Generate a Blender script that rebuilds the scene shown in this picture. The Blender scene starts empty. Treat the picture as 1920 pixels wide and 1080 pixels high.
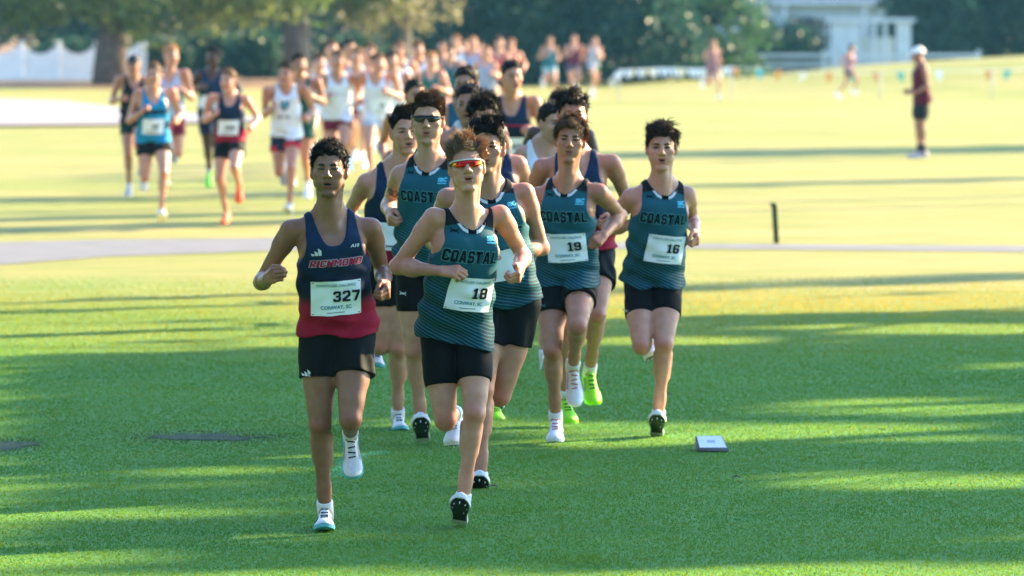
import bpy, bmesh, math, random
import numpy as np
from mathutils import Vector, Matrix
from mathutils.bvhtree import BVHTree

random.seed(7)
RNG = np.random.default_rng(7)
scene = bpy.context.scene
COL = scene.collection
R = math.radians

# ------------------------------------------------------------------ camera
F_PX = 200.0 / 36.0 * 1920.0          # focal length in photo pixels
CAM_H = 2.43
HORIZ = -3.0                          # image row of the horizon
cam_d = bpy.data.cameras.new('camera')
cam_d.lens = 200.0
cam_d.sensor_width = 36.0
cam_d.sensor_fit = 'HORIZONTAL'
cam_d.shift_y = -(540.0 - HORIZ) / 1920.0
cam_d.clip_start = 0.5
cam_d.clip_end = 2000.0
cam_d.dof.use_dof = True
cam_d.dof.focus_distance = 26.6
cam_d.dof.aperture_fstop = 4.3
cam_o = bpy.data.objects.new('camera', cam_d)
cam_o.location = (0, 0, CAM_H)
cam_o.rotation_euler = (R(90), 0, 0)
COL.objects.link(cam_o)
scene.camera = cam_o

# ------------------------------------------------------------------ sky, sun, exposure
SUN_AZ = R(57)                        # from straight ahead (+Y) towards the right (+X)
SUN_EL = R(21)
SUN_H = Vector((math.sin(SUN_AZ), math.cos(SUN_AZ), 0))
SUN_V = Vector((SUN_H.x * math.cos(SUN_EL), SUN_H.y * math.cos(SUN_EL), math.sin(SUN_EL)))
world = bpy.data.worlds.new('World')
scene.world = world
world.use_nodes = True
wn = world.node_tree.nodes
wl = world.node_tree.links
bg = wn['Background']
sky = wn.new('ShaderNodeTexSky')
sky.sky_type = 'NISHITA'
sky.sun_disc = False
sky.sun_elevation = SUN_EL
sky.sun_rotation = SUN_AZ
sky.air_density = 1.0
sky.dust_density = 0.2
sky.ozone_density = 3.0
wl.new(sky.outputs[0], bg.inputs[0])
bg.inputs[1].default_value = 0.135
sun_d = bpy.data.lights.new('sun', 'SUN')
sun_d.energy = 4.6
sun_d.angle = R(0.55)
sun_d.color = (1.0, 0.78, 0.45)
sun_o = bpy.data.objects.new('sun', sun_d)
sun_o.rotation_euler = SUN_V.to_track_quat('Z', 'Y').to_euler()
sun_o.location = (40, 60, 40)
COL.objects.link(sun_o)
scene.view_settings.view_transform = 'Standard'
scene.view_settings.look = 'None'
scene.view_settings.exposure = 2.5
scene.view_settings.gamma = 1.0
scene.view_settings.use_curve_mapping = False
scene.cycles.use_denoising = True
scene.cycles.max_bounces = 6
scene.cycles.diffuse_bounces = 3
scene.cycles.glossy_bounces = 2
scene.cycles.transmission_bounces = 4
scene.cycles.transparent_max_bounces = 6
scene.cycles.volume_bounces = 0
scene.cycles.caustics_reflective = False
scene.cycles.caustics_refractive = False
scene.cycles.sample_clamp_indirect = 6.0


# ------------------------------------------------------------------ small helpers
def at(px, py, Y):
    """photo pixel + depth -> world point"""
    return np.array([(px - 960.0) * Y / F_PX, Y, CAM_H - (py - HORIZ) * Y / F_PX])


def gz(py, z=0.0):
    """depth at which the ground (height z) shows on row py"""
    return F_PX * (CAM_H - z) / (py - HORIZ)


def new_mesh(name, verts, faces, tris=None):
    """faces: (n,4) int array or list of lists"""
    me = bpy.data.meshes.new(name)
    if isinstance(faces, np.ndarray) and tris is None:
        n = len(verts)
        me.vertices.add(n)
        me.vertices.foreach_set('co', np.asarray(verts, np.float32).ravel())
        k = faces.shape[1]
        me.loops.add(faces.size)
        me.loops.foreach_set('vertex_index', faces.astype(np.int32).ravel())
        me.polygons.add(len(faces))
        me.polygons.foreach_set('loop_start', np.arange(0, faces.size, k, dtype=np.int32))
        me.update(calc_edges=True)
        me.validate()
    else:
        me.from_pydata([tuple(map(float, v)) for v in verts], [], [list(map(int, f)) for f in faces])
        me.update()
    return me


def link(name, me, mat=None, parent=None, smooth=True, loc=None):
    o = bpy.data.objects.new(name, me)
    COL.objects.link(o)
    if mat is not None and len(me.materials) == 0:
        me.materials.append(mat)
    if smooth and me is not None:
        me.shade_smooth()
    if parent is not None:
        o.parent = parent
        if parent.parent is None and loc is None:
            o.location = -Vector(parent.location)
    if loc is not None:
        o.location = loc
    return o


def tag(o, label=None, cat=None, group=None, kind=None):
    if label: o['label'] = label
    if cat: o['category'] = cat
    if group: o['group'] = group
    if kind: o['kind'] = kind
    return o


def empty(name, loc):
    o = bpy.data.objects.new(name, None)
    o.empty_display_size = 0.2
    o.location = loc
    COL.objects.link(o)
    return o


def set_attr(me, name, arr):
    at_ = me.attributes.new(name, 'FLOAT_COLOR', 'POINT')
    a = np.ones((len(me.vertices), 4), np.float32)
    a[:, :arr.shape[1]] = arr
    at_.data.foreach_set('color', a.ravel())


class MB:
    """collects plain geometry"""
    def __init__(self):
        self.v, self.f = [], []

    def box(self, c, s, rot=None):
        b = len(self.v)
        for x in (-1, 1):
            for y in (-1, 1):
                for z in (-1, 1):
                    p = Vector((x * s[0] / 2, y * s[1] / 2, z * s[2] / 2))
                    if rot is not None: p = rot @ p
                    self.v.append((c[0] + p.x, c[1] + p.y, c[2] + p.z))
        for q in ((0, 1, 3, 2), (4, 6, 7, 5), (0, 4, 5, 1), (2, 3, 7, 6), (0, 2, 6, 4), (1, 5, 7, 3)):
            self.f.append([b + i for i in q])
        return self

    def tube(self, pts, rad, n=8, cap=True):
        b0 = len(self.v)
        pts = [Vector(p) for p in pts]
        for i, p in enumerate(pts):
            d = (pts[min(i + 1, len(pts) - 1)] - pts[max(i - 1, 0)]).normalized()
            q = d.to_track_quat('Z', 'Y')
            r = rad[i] if hasattr(rad, '__len__') else rad
            for j in range(n):
                a = 2 * math.pi * j / n
                w = p + q @ Vector((math.cos(a) * r, math.sin(a) * r, 0))
                self.v.append(tuple(w))
        for i in range(len(pts) - 1):
            for j in range(n):
                self.f.append([b0 + i * n + j, b0 + i * n + (j + 1) % n, b0 + (i + 1) * n + (j + 1) % n, b0 + (i + 1) * n + j])
        if cap:
            self.f.append([b0 + j for j in range(n)][::-1])
            self.f.append([b0 + (len(pts) - 1) * n + j for j in range(n)])
        return self

    def mesh(self, name):
        return new_mesh(name, self.v, self.f)


# ------------------------------------------------------------------ materials
MATS = {}


def nodes_of(name):
    m = bpy.data.materials.new(name)
    m.use_nodes = True
    nt = m.node_tree
    return m, nt.nodes, nt.links, nt.nodes['Principled BSDF']


def plain(name, col, rough=0.6, spec=0.4, noise=0.0, scale=30.0, bump=0.0, metal=0.0, sheen=0.0):
    if name in MATS: return MATS[name]
    m, n, l, b = nodes_of(name)
    b.inputs['Roughness'].default_value = rough
    b.inputs['Specular IOR Level'].default_value = spec
    b.inputs['Metallic'].default_value = metal
    if sheen: b.inputs['Sheen Weight'].default_value = sheen
    if noise or bump:
        tc = n.new('ShaderNodeTexCoord')
        nz = n.new('ShaderNodeTexNoise')
        nz.inputs['Scale'].default_value = scale
        nz.inputs['Detail'].default_value = 4
        l.new(tc.outputs['Object'], nz.inputs['Vector'])
        mr = n.new('ShaderNodeMapRange')
        mr.inputs['From Min'].default_value = 0.3
        mr.inputs['From Max'].default_value = 0.7
        mr.inputs['To Min'].default_value = 1 - noise
        mr.inputs['To Max'].default_value = 1 + noise
        l.new(nz.outputs['Fac'], mr.inputs['Value'])
        mx = n.new('ShaderNodeMix'); mx.data_type = 'RGBA'; mx.blend_type = 'MULTIPLY'
        mx.inputs[0].default_value = 1
        mx.inputs[6].default_value = (*col, 1)
        l.new(mr.outputs['Result'], mx.inputs[7])
        l.new(mx.outputs[2], b.inputs['Base Color'])
        if bump:
            bp = n.new('ShaderNodeBump')
            bp.inputs['Strength'].default_value = bump
            bp.inputs['Distance'].default_value = 0.01
            l.new(nz.outputs['Fac'], bp.inputs['Height'])
            l.new(bp.outputs['Normal'], b.inputs['Normal'])
    else:
        b.inputs['Base Color'].default_value = (*col, 1)
    MATS[name] = m
    return m


def mat_skin():
    m, n, l, b = nodes_of('skin')
    at_ = n.new('ShaderNodeAttribute'); at_.attribute_name = 'col'
    tc = n.new('ShaderNodeTexCoord')
    nz = n.new('ShaderNodeTexNoise'); nz.inputs['Scale'].default_value = 22; nz.inputs['Detail'].default_value = 5
    l.new(tc.outputs['Object'], nz.inputs['Vector'])
    cr = n.new('ShaderNodeValToRGB')
    cr.color_ramp.elements[0].position = 0.3; cr.color_ramp.elements[0].color = (0.90, 0.80, 0.76, 1)
    cr.color_ramp.elements[1].position = 0.7; cr.color_ramp.elements[1].color = (1.06, 1.06, 1.06, 1)
    l.new(nz.outputs['Fac'], cr.inputs['Fac'])
    mx = n.new('ShaderNodeMix'); mx.data_type = 'RGBA'; mx.blend_type = 'MULTIPLY'; mx.inputs[0].default_value = 1
    l.new(at_.outputs['Color'], mx.inputs[6]); l.new(cr.outputs['Color'], mx.inputs[7])
    l.new(mx.outputs[2], b.inputs['Base Color'])
    b.inputs['Roughness'].default_value = 0.5
    b.inputs['Specular IOR Level'].default_value = 0.4
    b.inputs['Subsurface Weight'].default_value = 0.12
    b.inputs['Subsurface Radius'].default_value = (0.9, 0.35, 0.2)
    b.inputs['Subsurface Scale'].default_value = 0.02
    nr = n.new('ShaderNodeTexNoise'); nr.inputs['Scale'].default_value = 45; nr.inputs['Detail'].default_value = 4
    l.new(tc.outputs['Object'], nr.inputs['Vector'])
    rr = n.new('ShaderNodeMapRange'); rr.inputs['From Min'].default_value = .35; rr.inputs['From Max'].default_value = .65
    rr.inputs['To Min'].default_value = .36; rr.inputs['To Max'].default_value = .58
    l.new(nr.outputs['Fac'], rr.inputs['Value']); l.new(rr.outputs['Result'], b.inputs['Roughness'])
    nz2 = n.new('ShaderNodeTexNoise'); nz2.inputs['Scale'].default_value = 160; nz2.inputs['Detail'].default_value = 3
    l.new(tc.outputs['Object'], nz2.inputs['Vector'])
    bp = n.new('ShaderNodeBump'); bp.inputs['Strength'].default_value = 0.12; bp.inputs['Distance'].default_value = 0.004
    l.new(nz2.outputs['Fac'], bp.inputs['Height']); l.new(bp.outputs['Normal'], b.inputs['Normal'])
    return m


def mat_cloth(name='jersey_cloth', rough=0.7, stripes=False):
    """colour from the 'col' attribute; 'pat' attribute: r=u, g=t (metres/torso), b=stripe strength"""
    m, n, l, b = nodes_of(name)
    at_ = n.new('ShaderNodeAttribute'); at_.attribute_name = 'col'
    tc = n.new('ShaderNodeTexCoord')
    nz = n.new('ShaderNodeTexNoise'); nz.inputs['Scale'].default_value = 350; nz.inputs['Detail'].default_value = 2
    l.new(tc.outputs['Object'], nz.inputs['Vector'])
    col = at_.outputs['Color']
    if stripes:
        pa = n.new('ShaderNodeAttribute'); pa.attribute_name = 'pat'
        wv = n.new('ShaderNodeTexWave'); wv.bands_direction = 'Y'
        wv.inputs['Scale'].default_value = 22; wv.inputs['Distortion'].default_value = 2.2
        wv.inputs['Detail'].default_value = 1.0; wv.inputs['Detail Scale'].default_value = 0.7
        mp = n.new('ShaderNodeMapping'); mp.inputs['Rotation'].default_value = (0, 0, 0.32)
        l.new(pa.outputs['Vector'], mp.inputs['Vector']); l.new(mp.outputs[0], wv.inputs['Vector'])
        rp = n.new('ShaderNodeMapRange'); rp.inputs['From Min'].default_value = 0.62; rp.inputs['From Max'].default_value = 0.9
        l.new(wv.outputs['Fac'], rp.inputs['Value'])
        sp = n.new('ShaderNodeSeparateXYZ'); l.new(pa.outputs['Vector'], sp.inputs[0])
        mu = n.new('ShaderNodeMath'); mu.operation = 'MULTIPLY'
        l.new(rp.outputs['Result'], mu.inputs[0]); l.new(sp.outputs['Z'], mu.inputs[1])
        mx = n.new('ShaderNodeMix'); mx.data_type = 'RGBA'
        l.new(mu.outputs[0], mx.inputs[0]); l.new(col, mx.inputs[6]); mx.inputs[7].default_value = (0.04, 0.22, 0.27, 1)
        col = mx.outputs[2]
    l.new(col, b.inputs['Base Color'])
    b.inputs['Roughness'].default_value = rough
    b.inputs['Specular IOR Level'].default_value = 0.12
    bp = n.new('ShaderNodeBump'); bp.inputs['Strength'].default_value = 0.25; bp.inputs['Distance'].default_value = 0.002
    l.new(nz.outputs['Fac'], bp.inputs['Height']); l.new(bp.outputs['Normal'], b.inputs['Normal'])
    return m


def mat_hair():
    m, n, l, b = nodes_of('hair_strands')
    at_ = n.new('ShaderNodeAttribute'); at_.attribute_name = 'col'
    l.new(at_.outputs['Color'], b.inputs['Base Color'])
    b.inputs['Roughness'].default_value = 0.6
    b.inputs['Specular IOR Level'].default_value = 0.22
    tr = n.new('ShaderNodeBsdfTranslucent')
    sc = n.new('ShaderNodeMix'); sc.data_type = 'RGBA'; sc.blend_type = 'MULTIPLY'; sc.inputs[0].default_value = 1
    l.new(at_.outputs['Color'], sc.inputs[6]); sc.inputs[7].default_value = (2.6, 2.2, 1.7, 1)
    l.new(sc.outputs[2], tr.inputs['Color'])
    mx = n.new('ShaderNodeMixShader'); mx.inputs[0].default_value = 0.35
    l.new(b.outputs[0], mx.inputs[1]); l.new(tr.outputs[0], mx.inputs[2])
    l.new(mx.outputs[0], n['Material Output'].inputs['Surface'])
    return m


SKIN = mat_skin()
CLOTH = mat_cloth()
CLOTH_STRIPE = mat_cloth('striped_jersey_cloth', stripes=True)
HAIR = mat_hair()
# ------------------------------------------------------------------ implicit surfaces
def vec(*a):
    return np.array(a, np.float64)


def nrm(v):
    return v / (np.linalg.norm(v) + 1e-12)


class Prim:
    __slots__ = ('lo', 'hi', 'fn', 'k', 'op')

    def __init__(self, lo, hi, fn, k, op='add'):
        self.lo, self.hi, self.fn, self.k, self.op = np.asarray(lo), np.asarray(hi), fn, k, op


def p_cap(a, b, ra, rb, k=0.02, op='add'):
    a = np.asarray(a, float); b = np.asarray(b, float)
    d = b - a
    L2 = float(d @ d) + 1e-9
    rm = max(ra, rb)

    def fn(X, Y, Z):
        t = ((X - a[0]) * d[0] + (Y - a[1]) * d[1] + (Z - a[2]) * d[2]) / L2
        t = np.clip(t, 0, 1).astype(np.float32)
        q = (X - a[0] - t * d[0]) ** 2 + (Y - a[1] - t * d[1]) ** 2 + (Z - a[2] - t * d[2]) ** 2
        return np.sqrt(q) - (ra + (rb - ra) * t)
    return Prim(np.minimum(a, b) - rm, np.maximum(a, b) + rm, fn, k, op)


def p_ell(c, r, M=None, k=0.02, op='add'):
    """ellipsoid, M = 3x3 rows are the local axes"""
    c = np.asarray(c, float); r = np.asarray(r, float)
    if M is None: M = np.eye(3)
    rm = r.max()

    def fn(X, Y, Z):
        dx, dy, dz = X - c[0], Y - c[1], Z - c[2]
        q = [(M[i, 0] * dx + M[i, 1] * dy + M[i, 2] * dz) / r[i] for i in range(3)]
        k0 = np.sqrt(q[0] ** 2 + q[1] ** 2 + q[2] ** 2)
        k1 = np.sqrt((q[0] / r[0]) ** 2 + (q[1] / r[1]) ** 2 + (q[2] / r[2]) ** 2) + 1e-6
        return k0 * (k0 - 1) / k1
    return Prim(c - rm, c + rm, fn, k, op)


class Grid:
    def __init__(self, lo, hi, h):
        self.h = h
        self.lo = np.asarray(lo, float)
        n = np.ceil((np.asarray(hi) - self.lo) / h).astype(int) + 1
        self.n = n
        self.ax = [(self.lo[i] + h * np.arange(n[i])).astype(np.float32) for i in range(3)]
        self.F = np.full(tuple(n), 0.5, np.float32)

    def eval(self, prims):
        for p in prims:
            m = p.k + 2.5 * self.h
            i0 = np.maximum(np.floor((p.lo - m - self.lo) / self.h).astype(int), 0)
            i1 = np.minimum(np.ceil((p.hi + m - self.lo) / self.h).astype(int) + 1, self.n)
            if np.any(i1 <= i0): continue
            s = tuple(slice(i0[i], i1[i]) for i in range(3))
            X = self.ax[0][s[0]][:, None, None]; Y = self.ax[1][s[1]][None, :, None]; Z = self.ax[2][s[2]][None, None, :]
            d = p.fn(X, Y, Z).astype(np.float32)
            A = self.F[s]
            if p.op == 'add':
                hh = np.maximum(p.k - np.abs(A - d), 0) / p.k
                self.F[s] = np.minimum(A, d) - hh * hh * p.k * 0.25
            elif p.op == 'sub':
                d = -d
                hh = np.maximum(p.k - np.abs(A - d), 0) / p.k
                self.F[s] = np.maximum(A, d) + hh * hh * p.k * 0.25
            else:
                self.F[s] = np.maximum(A, d)
        return self

    def cut(self, fn):
        X = self.ax[0][:, None, None]; Y = self.ax[1][None, :, None]; Z = self.ax[2][None, None, :]
        self.F = np.maximum(self.F, fn(X, Y, Z).astype(np.float32))
        return self

    def nets(self):
        F = self.F
        S = F < 0
        c = np.zeros(tuple(self.n - 1), np.uint8)
        for o in np.ndindex(2, 2, 2):
            c += S[o[0]:o[0] + c.shape[0], o[1]:o[1] + c.shape[1], o[2]:o[2] + c.shape[2]]
        act = (c > 0) & (c < 8)
        ii = np.argwhere(act)
        if len(ii) == 0:
            return np.zeros((0, 3)), np.zeros((0, 4), int)
        idx = np.full(act.shape, -1, np.int32)
        idx[act] = np.arange(len(ii))
        V = {}
        for o in np.ndindex(2, 2, 2):
            V[o] = F[ii[:, 0] + o[0], ii[:, 1] + o[1], ii[:, 2] + o[2]].astype(np.float64)
        acc = np.zeros((len(ii), 3)); cnt = np.zeros(len(ii))
        for axis in range(3):
            oth = [i for i in range(3) if i != axis]
            for u in (0, 1):
                for w in (0, 1):
                    o0 = [0, 0, 0]; o0[oth[0]] = u; o0[oth[1]] = w
                    o1 = list(o0); o1[axis] = 1
                    a = V[tuple(o0)]; b = V[tuple(o1)]
                    m = (a < 0) != (b < 0)
                    t = np.where(m, a / np.where(m, a - b, 1), 0)
                    P = np.zeros((len(ii), 3)); P[:] = o0; P[:, axis] = t
                    acc[m] += P[m]; cnt[m] += 1
        pos = self.lo + (ii + acc / cnt[:, None]) * self.h
        quads = []
        for axis in range(3):
            o = [i for i in range(3) if i != axis]
            sl0 = [slice(None)] * 3; sl1 = [slice(None)] * 3
            sl0[axis] = slice(0, -1); sl1[axis] = slice(1, None)
            A = S[tuple(sl0)]; B = S[tuple(sl1)]
            e = np.argwhere(A != B)
            ok = (e[:, o[0]] >= 1) & (e[:, o[1]] >= 1) & (e[:, o[0]] < self.n[o[0]] - 1) & (e[:, o[1]] < self.n[o[1]] - 1)
            e = e[ok]
            flip = A[e[:, 0], e[:, 1], e[:, 2]]
            q = []
            for (u, w) in ((-1, -1), (0, -1), (0, 0), (-1, 0)):
                g = e.copy(); g[:, o[0]] += u; g[:, o[1]] += w
                q.append(idx[g[:, 0], g[:, 1], g[:, 2]])
            q = np.stack(q, 1)
            if axis == 1: flip = ~flip
            q[~flip] = q[~flip][:, ::-1]
            quads.append(q)
        return pos, np.concatenate(quads)


def ss(x, a, b):
    t = np.clip((x - a) / (b - a), 0, 1)
    return t * t * (3 - 2 * t)


# ------------------------------------------------------------------ head
class HeadFrame:
    def __init__(self, o, yaw=0, pitch=0, roll=0, s=1.0, base=None):
        """base: 3x3 rows right, forward, up of the body; yaw>0 turns to image right"""
        B = np.eye(3) if base is None else base
        y, p, r = R(yaw), R(pitch), R(roll)
        # local axes in body frame
        f = vec(math.sin(y) * math.cos(p), math.cos(y) * math.cos(p), math.sin(p))
        x = nrm(np.cross(f, vec(0, 0, 1)))
        u = np.cross(x, f)
        x2 = x * math.cos(r) + u * math.sin(r)
        u2 = -x * math.sin(r) + u * math.cos(r)
        self.M = np.stack([x2 @ B, f @ B, u2 @ B])     # rows: right, forward, up (world)
        self.o = np.asarray(o, float)
        self.s = s

    def w(self, *p):
        return self.o + self.s * (np.asarray(p, float) @ self.M)

    def loc(self, P):
        return ((P - self.o) @ self.M.T) / self.s


def head_prims(h, fat=1.0, mouth=0.5, nose=1.0, jaw=1.0, eyes_open=1.0, fine=True):
    s = h.s
    E = lambda c, r, k=0.02, op='add', M=None: p_ell(h.w(*c), np.array(r) * s, h.M if M is None else M, k * s, op)
    C = lambda a, b, ra, rb, k=0.02, op='add': p_cap(h.w(*a), h.w(*b), ra * s, rb * s, k * s, op)
    P = [E((0, -.014, .040), (.0740, .095, .083), .02),
         E((0, .026, -.016), (.0600 * fat, .060, .080), .03),
         E((0, .036, -.064), (.046 * jaw, .043, .052), .025),
         E((0, .068, -.109), (.022 * jaw, .017, .016), .02)]
    for sx in (-1, 1):
        P += [C((sx * .0515 * jaw, -.002, -.060), (sx * .020 * jaw, .060, -.109), .0150, .0115, .016),
              C((sx * .058, -.008, -.01), (sx * .0515 * jaw, -.002, -.060), .018, .0150, .02),
              E((sx * .034, .050, -.048), (.021, .020, .028), .03),
              E((sx * .047, .058, -.020), (.020, .016, .013), .022)]
    if fine:
        P += [C((-.032, .0825, .0235), (.032, .0825, .0235), .0090, .0090, .014)]
        for sx in (-1, 1):
            P += [E((sx * .0315, .098, .003), (.0195, .0215, .0135), .010, 'sub'),
                  E((sx * .0315, .0715, .002), (.0150, .0140, .0125), .004),
                  C((sx * .017, .0815, .0115), (sx * .047, .0725, .0085), .0042, .0035, .005),
                  C((sx * .020, .0795, -.0070), (sx * .044, .0725, -.0065), .0030, .0030, .006)]
        P += [C((0, .0865, .014), (0, .1015 * nose + .002, -.022), .0085, .0110, .013),
              E((0, .1025 * nose, -.0285), (.0125, .0115, .0095), .009)]
        for sx in (-1, 1):
            P += [E((sx * .0145, .0935, -.0320), (.0080, .0100, .0072), .008),
                  E((sx * .0068, .0985, -.0400), (.0040, .0050, .0030), .003, 'sub')]
        P += [E((0, .068, -.066), (.030, .015, .022), .02),
              C((-.022, .0760, -.0605), (.022, .0760, -.0605), .0034, .0034, .008),
              C((-.010, .0830, -.0590), (.010, .0830, -.0590), .0038, .0038, .008),
              C((-.014, .0805, -.0730 - .005 * mouth), (.014, .0805, -.0730 - .005 * mouth), .0048, .0048, .008),
              E((0, .092, -.0655 - .002 * mouth), (.0200, .016, .0014 + .0044 * mouth), .003, 'sub')]
        for sx in (-1, 1):
            ax = nrm(h.M[0] * sx * .95 - h.M[1] * .32)
            up = nrm(h.M[2] - ax * (h.M[2] @ ax))
            fw = np.cross(up, ax)
            Me = np.stack([ax, fw, up])
            P += [p_ell(h.w(sx * .080, -.014, -.004), np.array((.0085, .018, .030)) * s, Me, .012 * s),
                  p_ell(h.w(sx * .0875, -.006, -.002), np.array((.006, .010, .018)) * s, Me, .005 * s, 'sub'),
                  p_ell(h.w(sx * .075, -.006, -.030), np.array((.008, .009, .011)) * s, Me, .01 * s)]
    else:
        P += [C((0, .086, .014), (0, .104, -.026), .009, .013, .012)]
        for sx in (-1, 1):
            P += [E((sx * .031, .098, .003), (.020, .018, .014), .012, 'sub'),
                  E((sx * .080, -.012, -.004), (.010, .018, .030), .012)]
    return P


def face_colours(h, V, base, look):
    """albedo per vertex for the vertices V (world) that belong to the head"""
    L = h.loc(V)
    x, y, z = L.T
    ax_ = np.abs(x)
    col = np.tile(base, (len(V), 1)).astype(np.float64)
    front = (y > .035)

    def mix(c, m):
        m = np.clip(m, 0, 1)[:, None]
        col[:] = col * (1 - m) + np.asarray(c) * m
    mix(base * vec(1.03, .84, .80), .30 * ss(.030 - np.hypot((ax_ - .047) / 1.2, z + .034), 0, .024) * front)
    mix(base * vec(1.02, .84, .80), .3 * ss(.016 - np.hypot(x, z + .030), 0, .012) * (y > .09))
    mix(base * vec(1.0, .74, .70), .6 * ((ax_ > .072) & (np.abs(z + .004) < .036) & (y < .02)))
    # stubble
    st = look.get('stubble', 0)
    if st:
        m = ss(-z, .048, .068) * ss(y + .02, 0, .05) * (1 - ss(-z, .118, .135))
        mix(base * vec(.42, .40, .42), st * m)
    # lips
    mo = look.get('mouth', .5)
    dl = np.minimum(np.hypot(x / .023, (z + .0585) / .0058), np.hypot(x / .020, (z + .0745 + .005 * mo) / .0070))
    mix(look.get('lip', base * vec(.76, .46, .46)), .9 * ss(1.12 - dl, 0, .25) * (y > .065))
    inside = np.hypot(x / .0190, (z + .0655 + .002 * mo) / (.0018 + .0046 * mo))
    mix(vec(.05, .012, .012), ss(1.0 - inside, 0, .2) * (y > .06) * (mo > .12))
    # brows
    bc = look.get('brow', vec(.03, .02, .015))
    zb = .0215 + .0045 * np.cos((ax_ - .032) / .020 * 1.5) - .003
    bm = ss(.0074 * (1 - .55 * ss(ax_, .026, .054)) * (.6 + .4 * ss(ax_, .008, .02)) - np.abs(z - zb), 0, .003) * ss(ax_, .008, .013) * (1 - ss(ax_, .049, .056)) * (y > .04)
    mix(bc, .97 * bm)
    # eyes
    op = look.get('open', .8)
    ex, ez = (ax_ - .0315) / .0138, (z - .0020) / (.0014 + .0040 * op)
    de = ex ** 2 + ez ** 2
    ey = (y > .06)
    mix(base * vec(.36, .28, .28), .8 * ss(3.2 - de, 0, 1.2) * ey)  # skin round the eyes darkened in colour for the shadow under the brows
    if op > .15:
        mix(vec(.13, .12, .12), ss(1.05 - de, 0, .35) * ey)
        ir = np.hypot(ax_ - .0315 + .001, z - .003)
        mix(look.get('iris', vec(.03, .02, .015)), ss(.0088 - ir, 0, .0025) * (de < 1.1) * ey)
    mix(vec(.015, .01, .008), .9 * ss(.0042 - np.abs(z - (.0028 + (.0014 + .0040 * op) * np.sqrt(np.clip(1 - ex ** 2, 0, 1)))), 0, .0014) * (np.abs(ex) < 1.05) * ey)
    return col


# ------------------------------------------------------------------ hair
def hair_line(y, style):
    f = style.get('front', .074)
    return np.interp(y, [-.12, -.07, -.035, -.012, .012, .040, .060, .09], [-.075, -.058, -.030, .000, .000, .034, f - .004, f])


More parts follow.
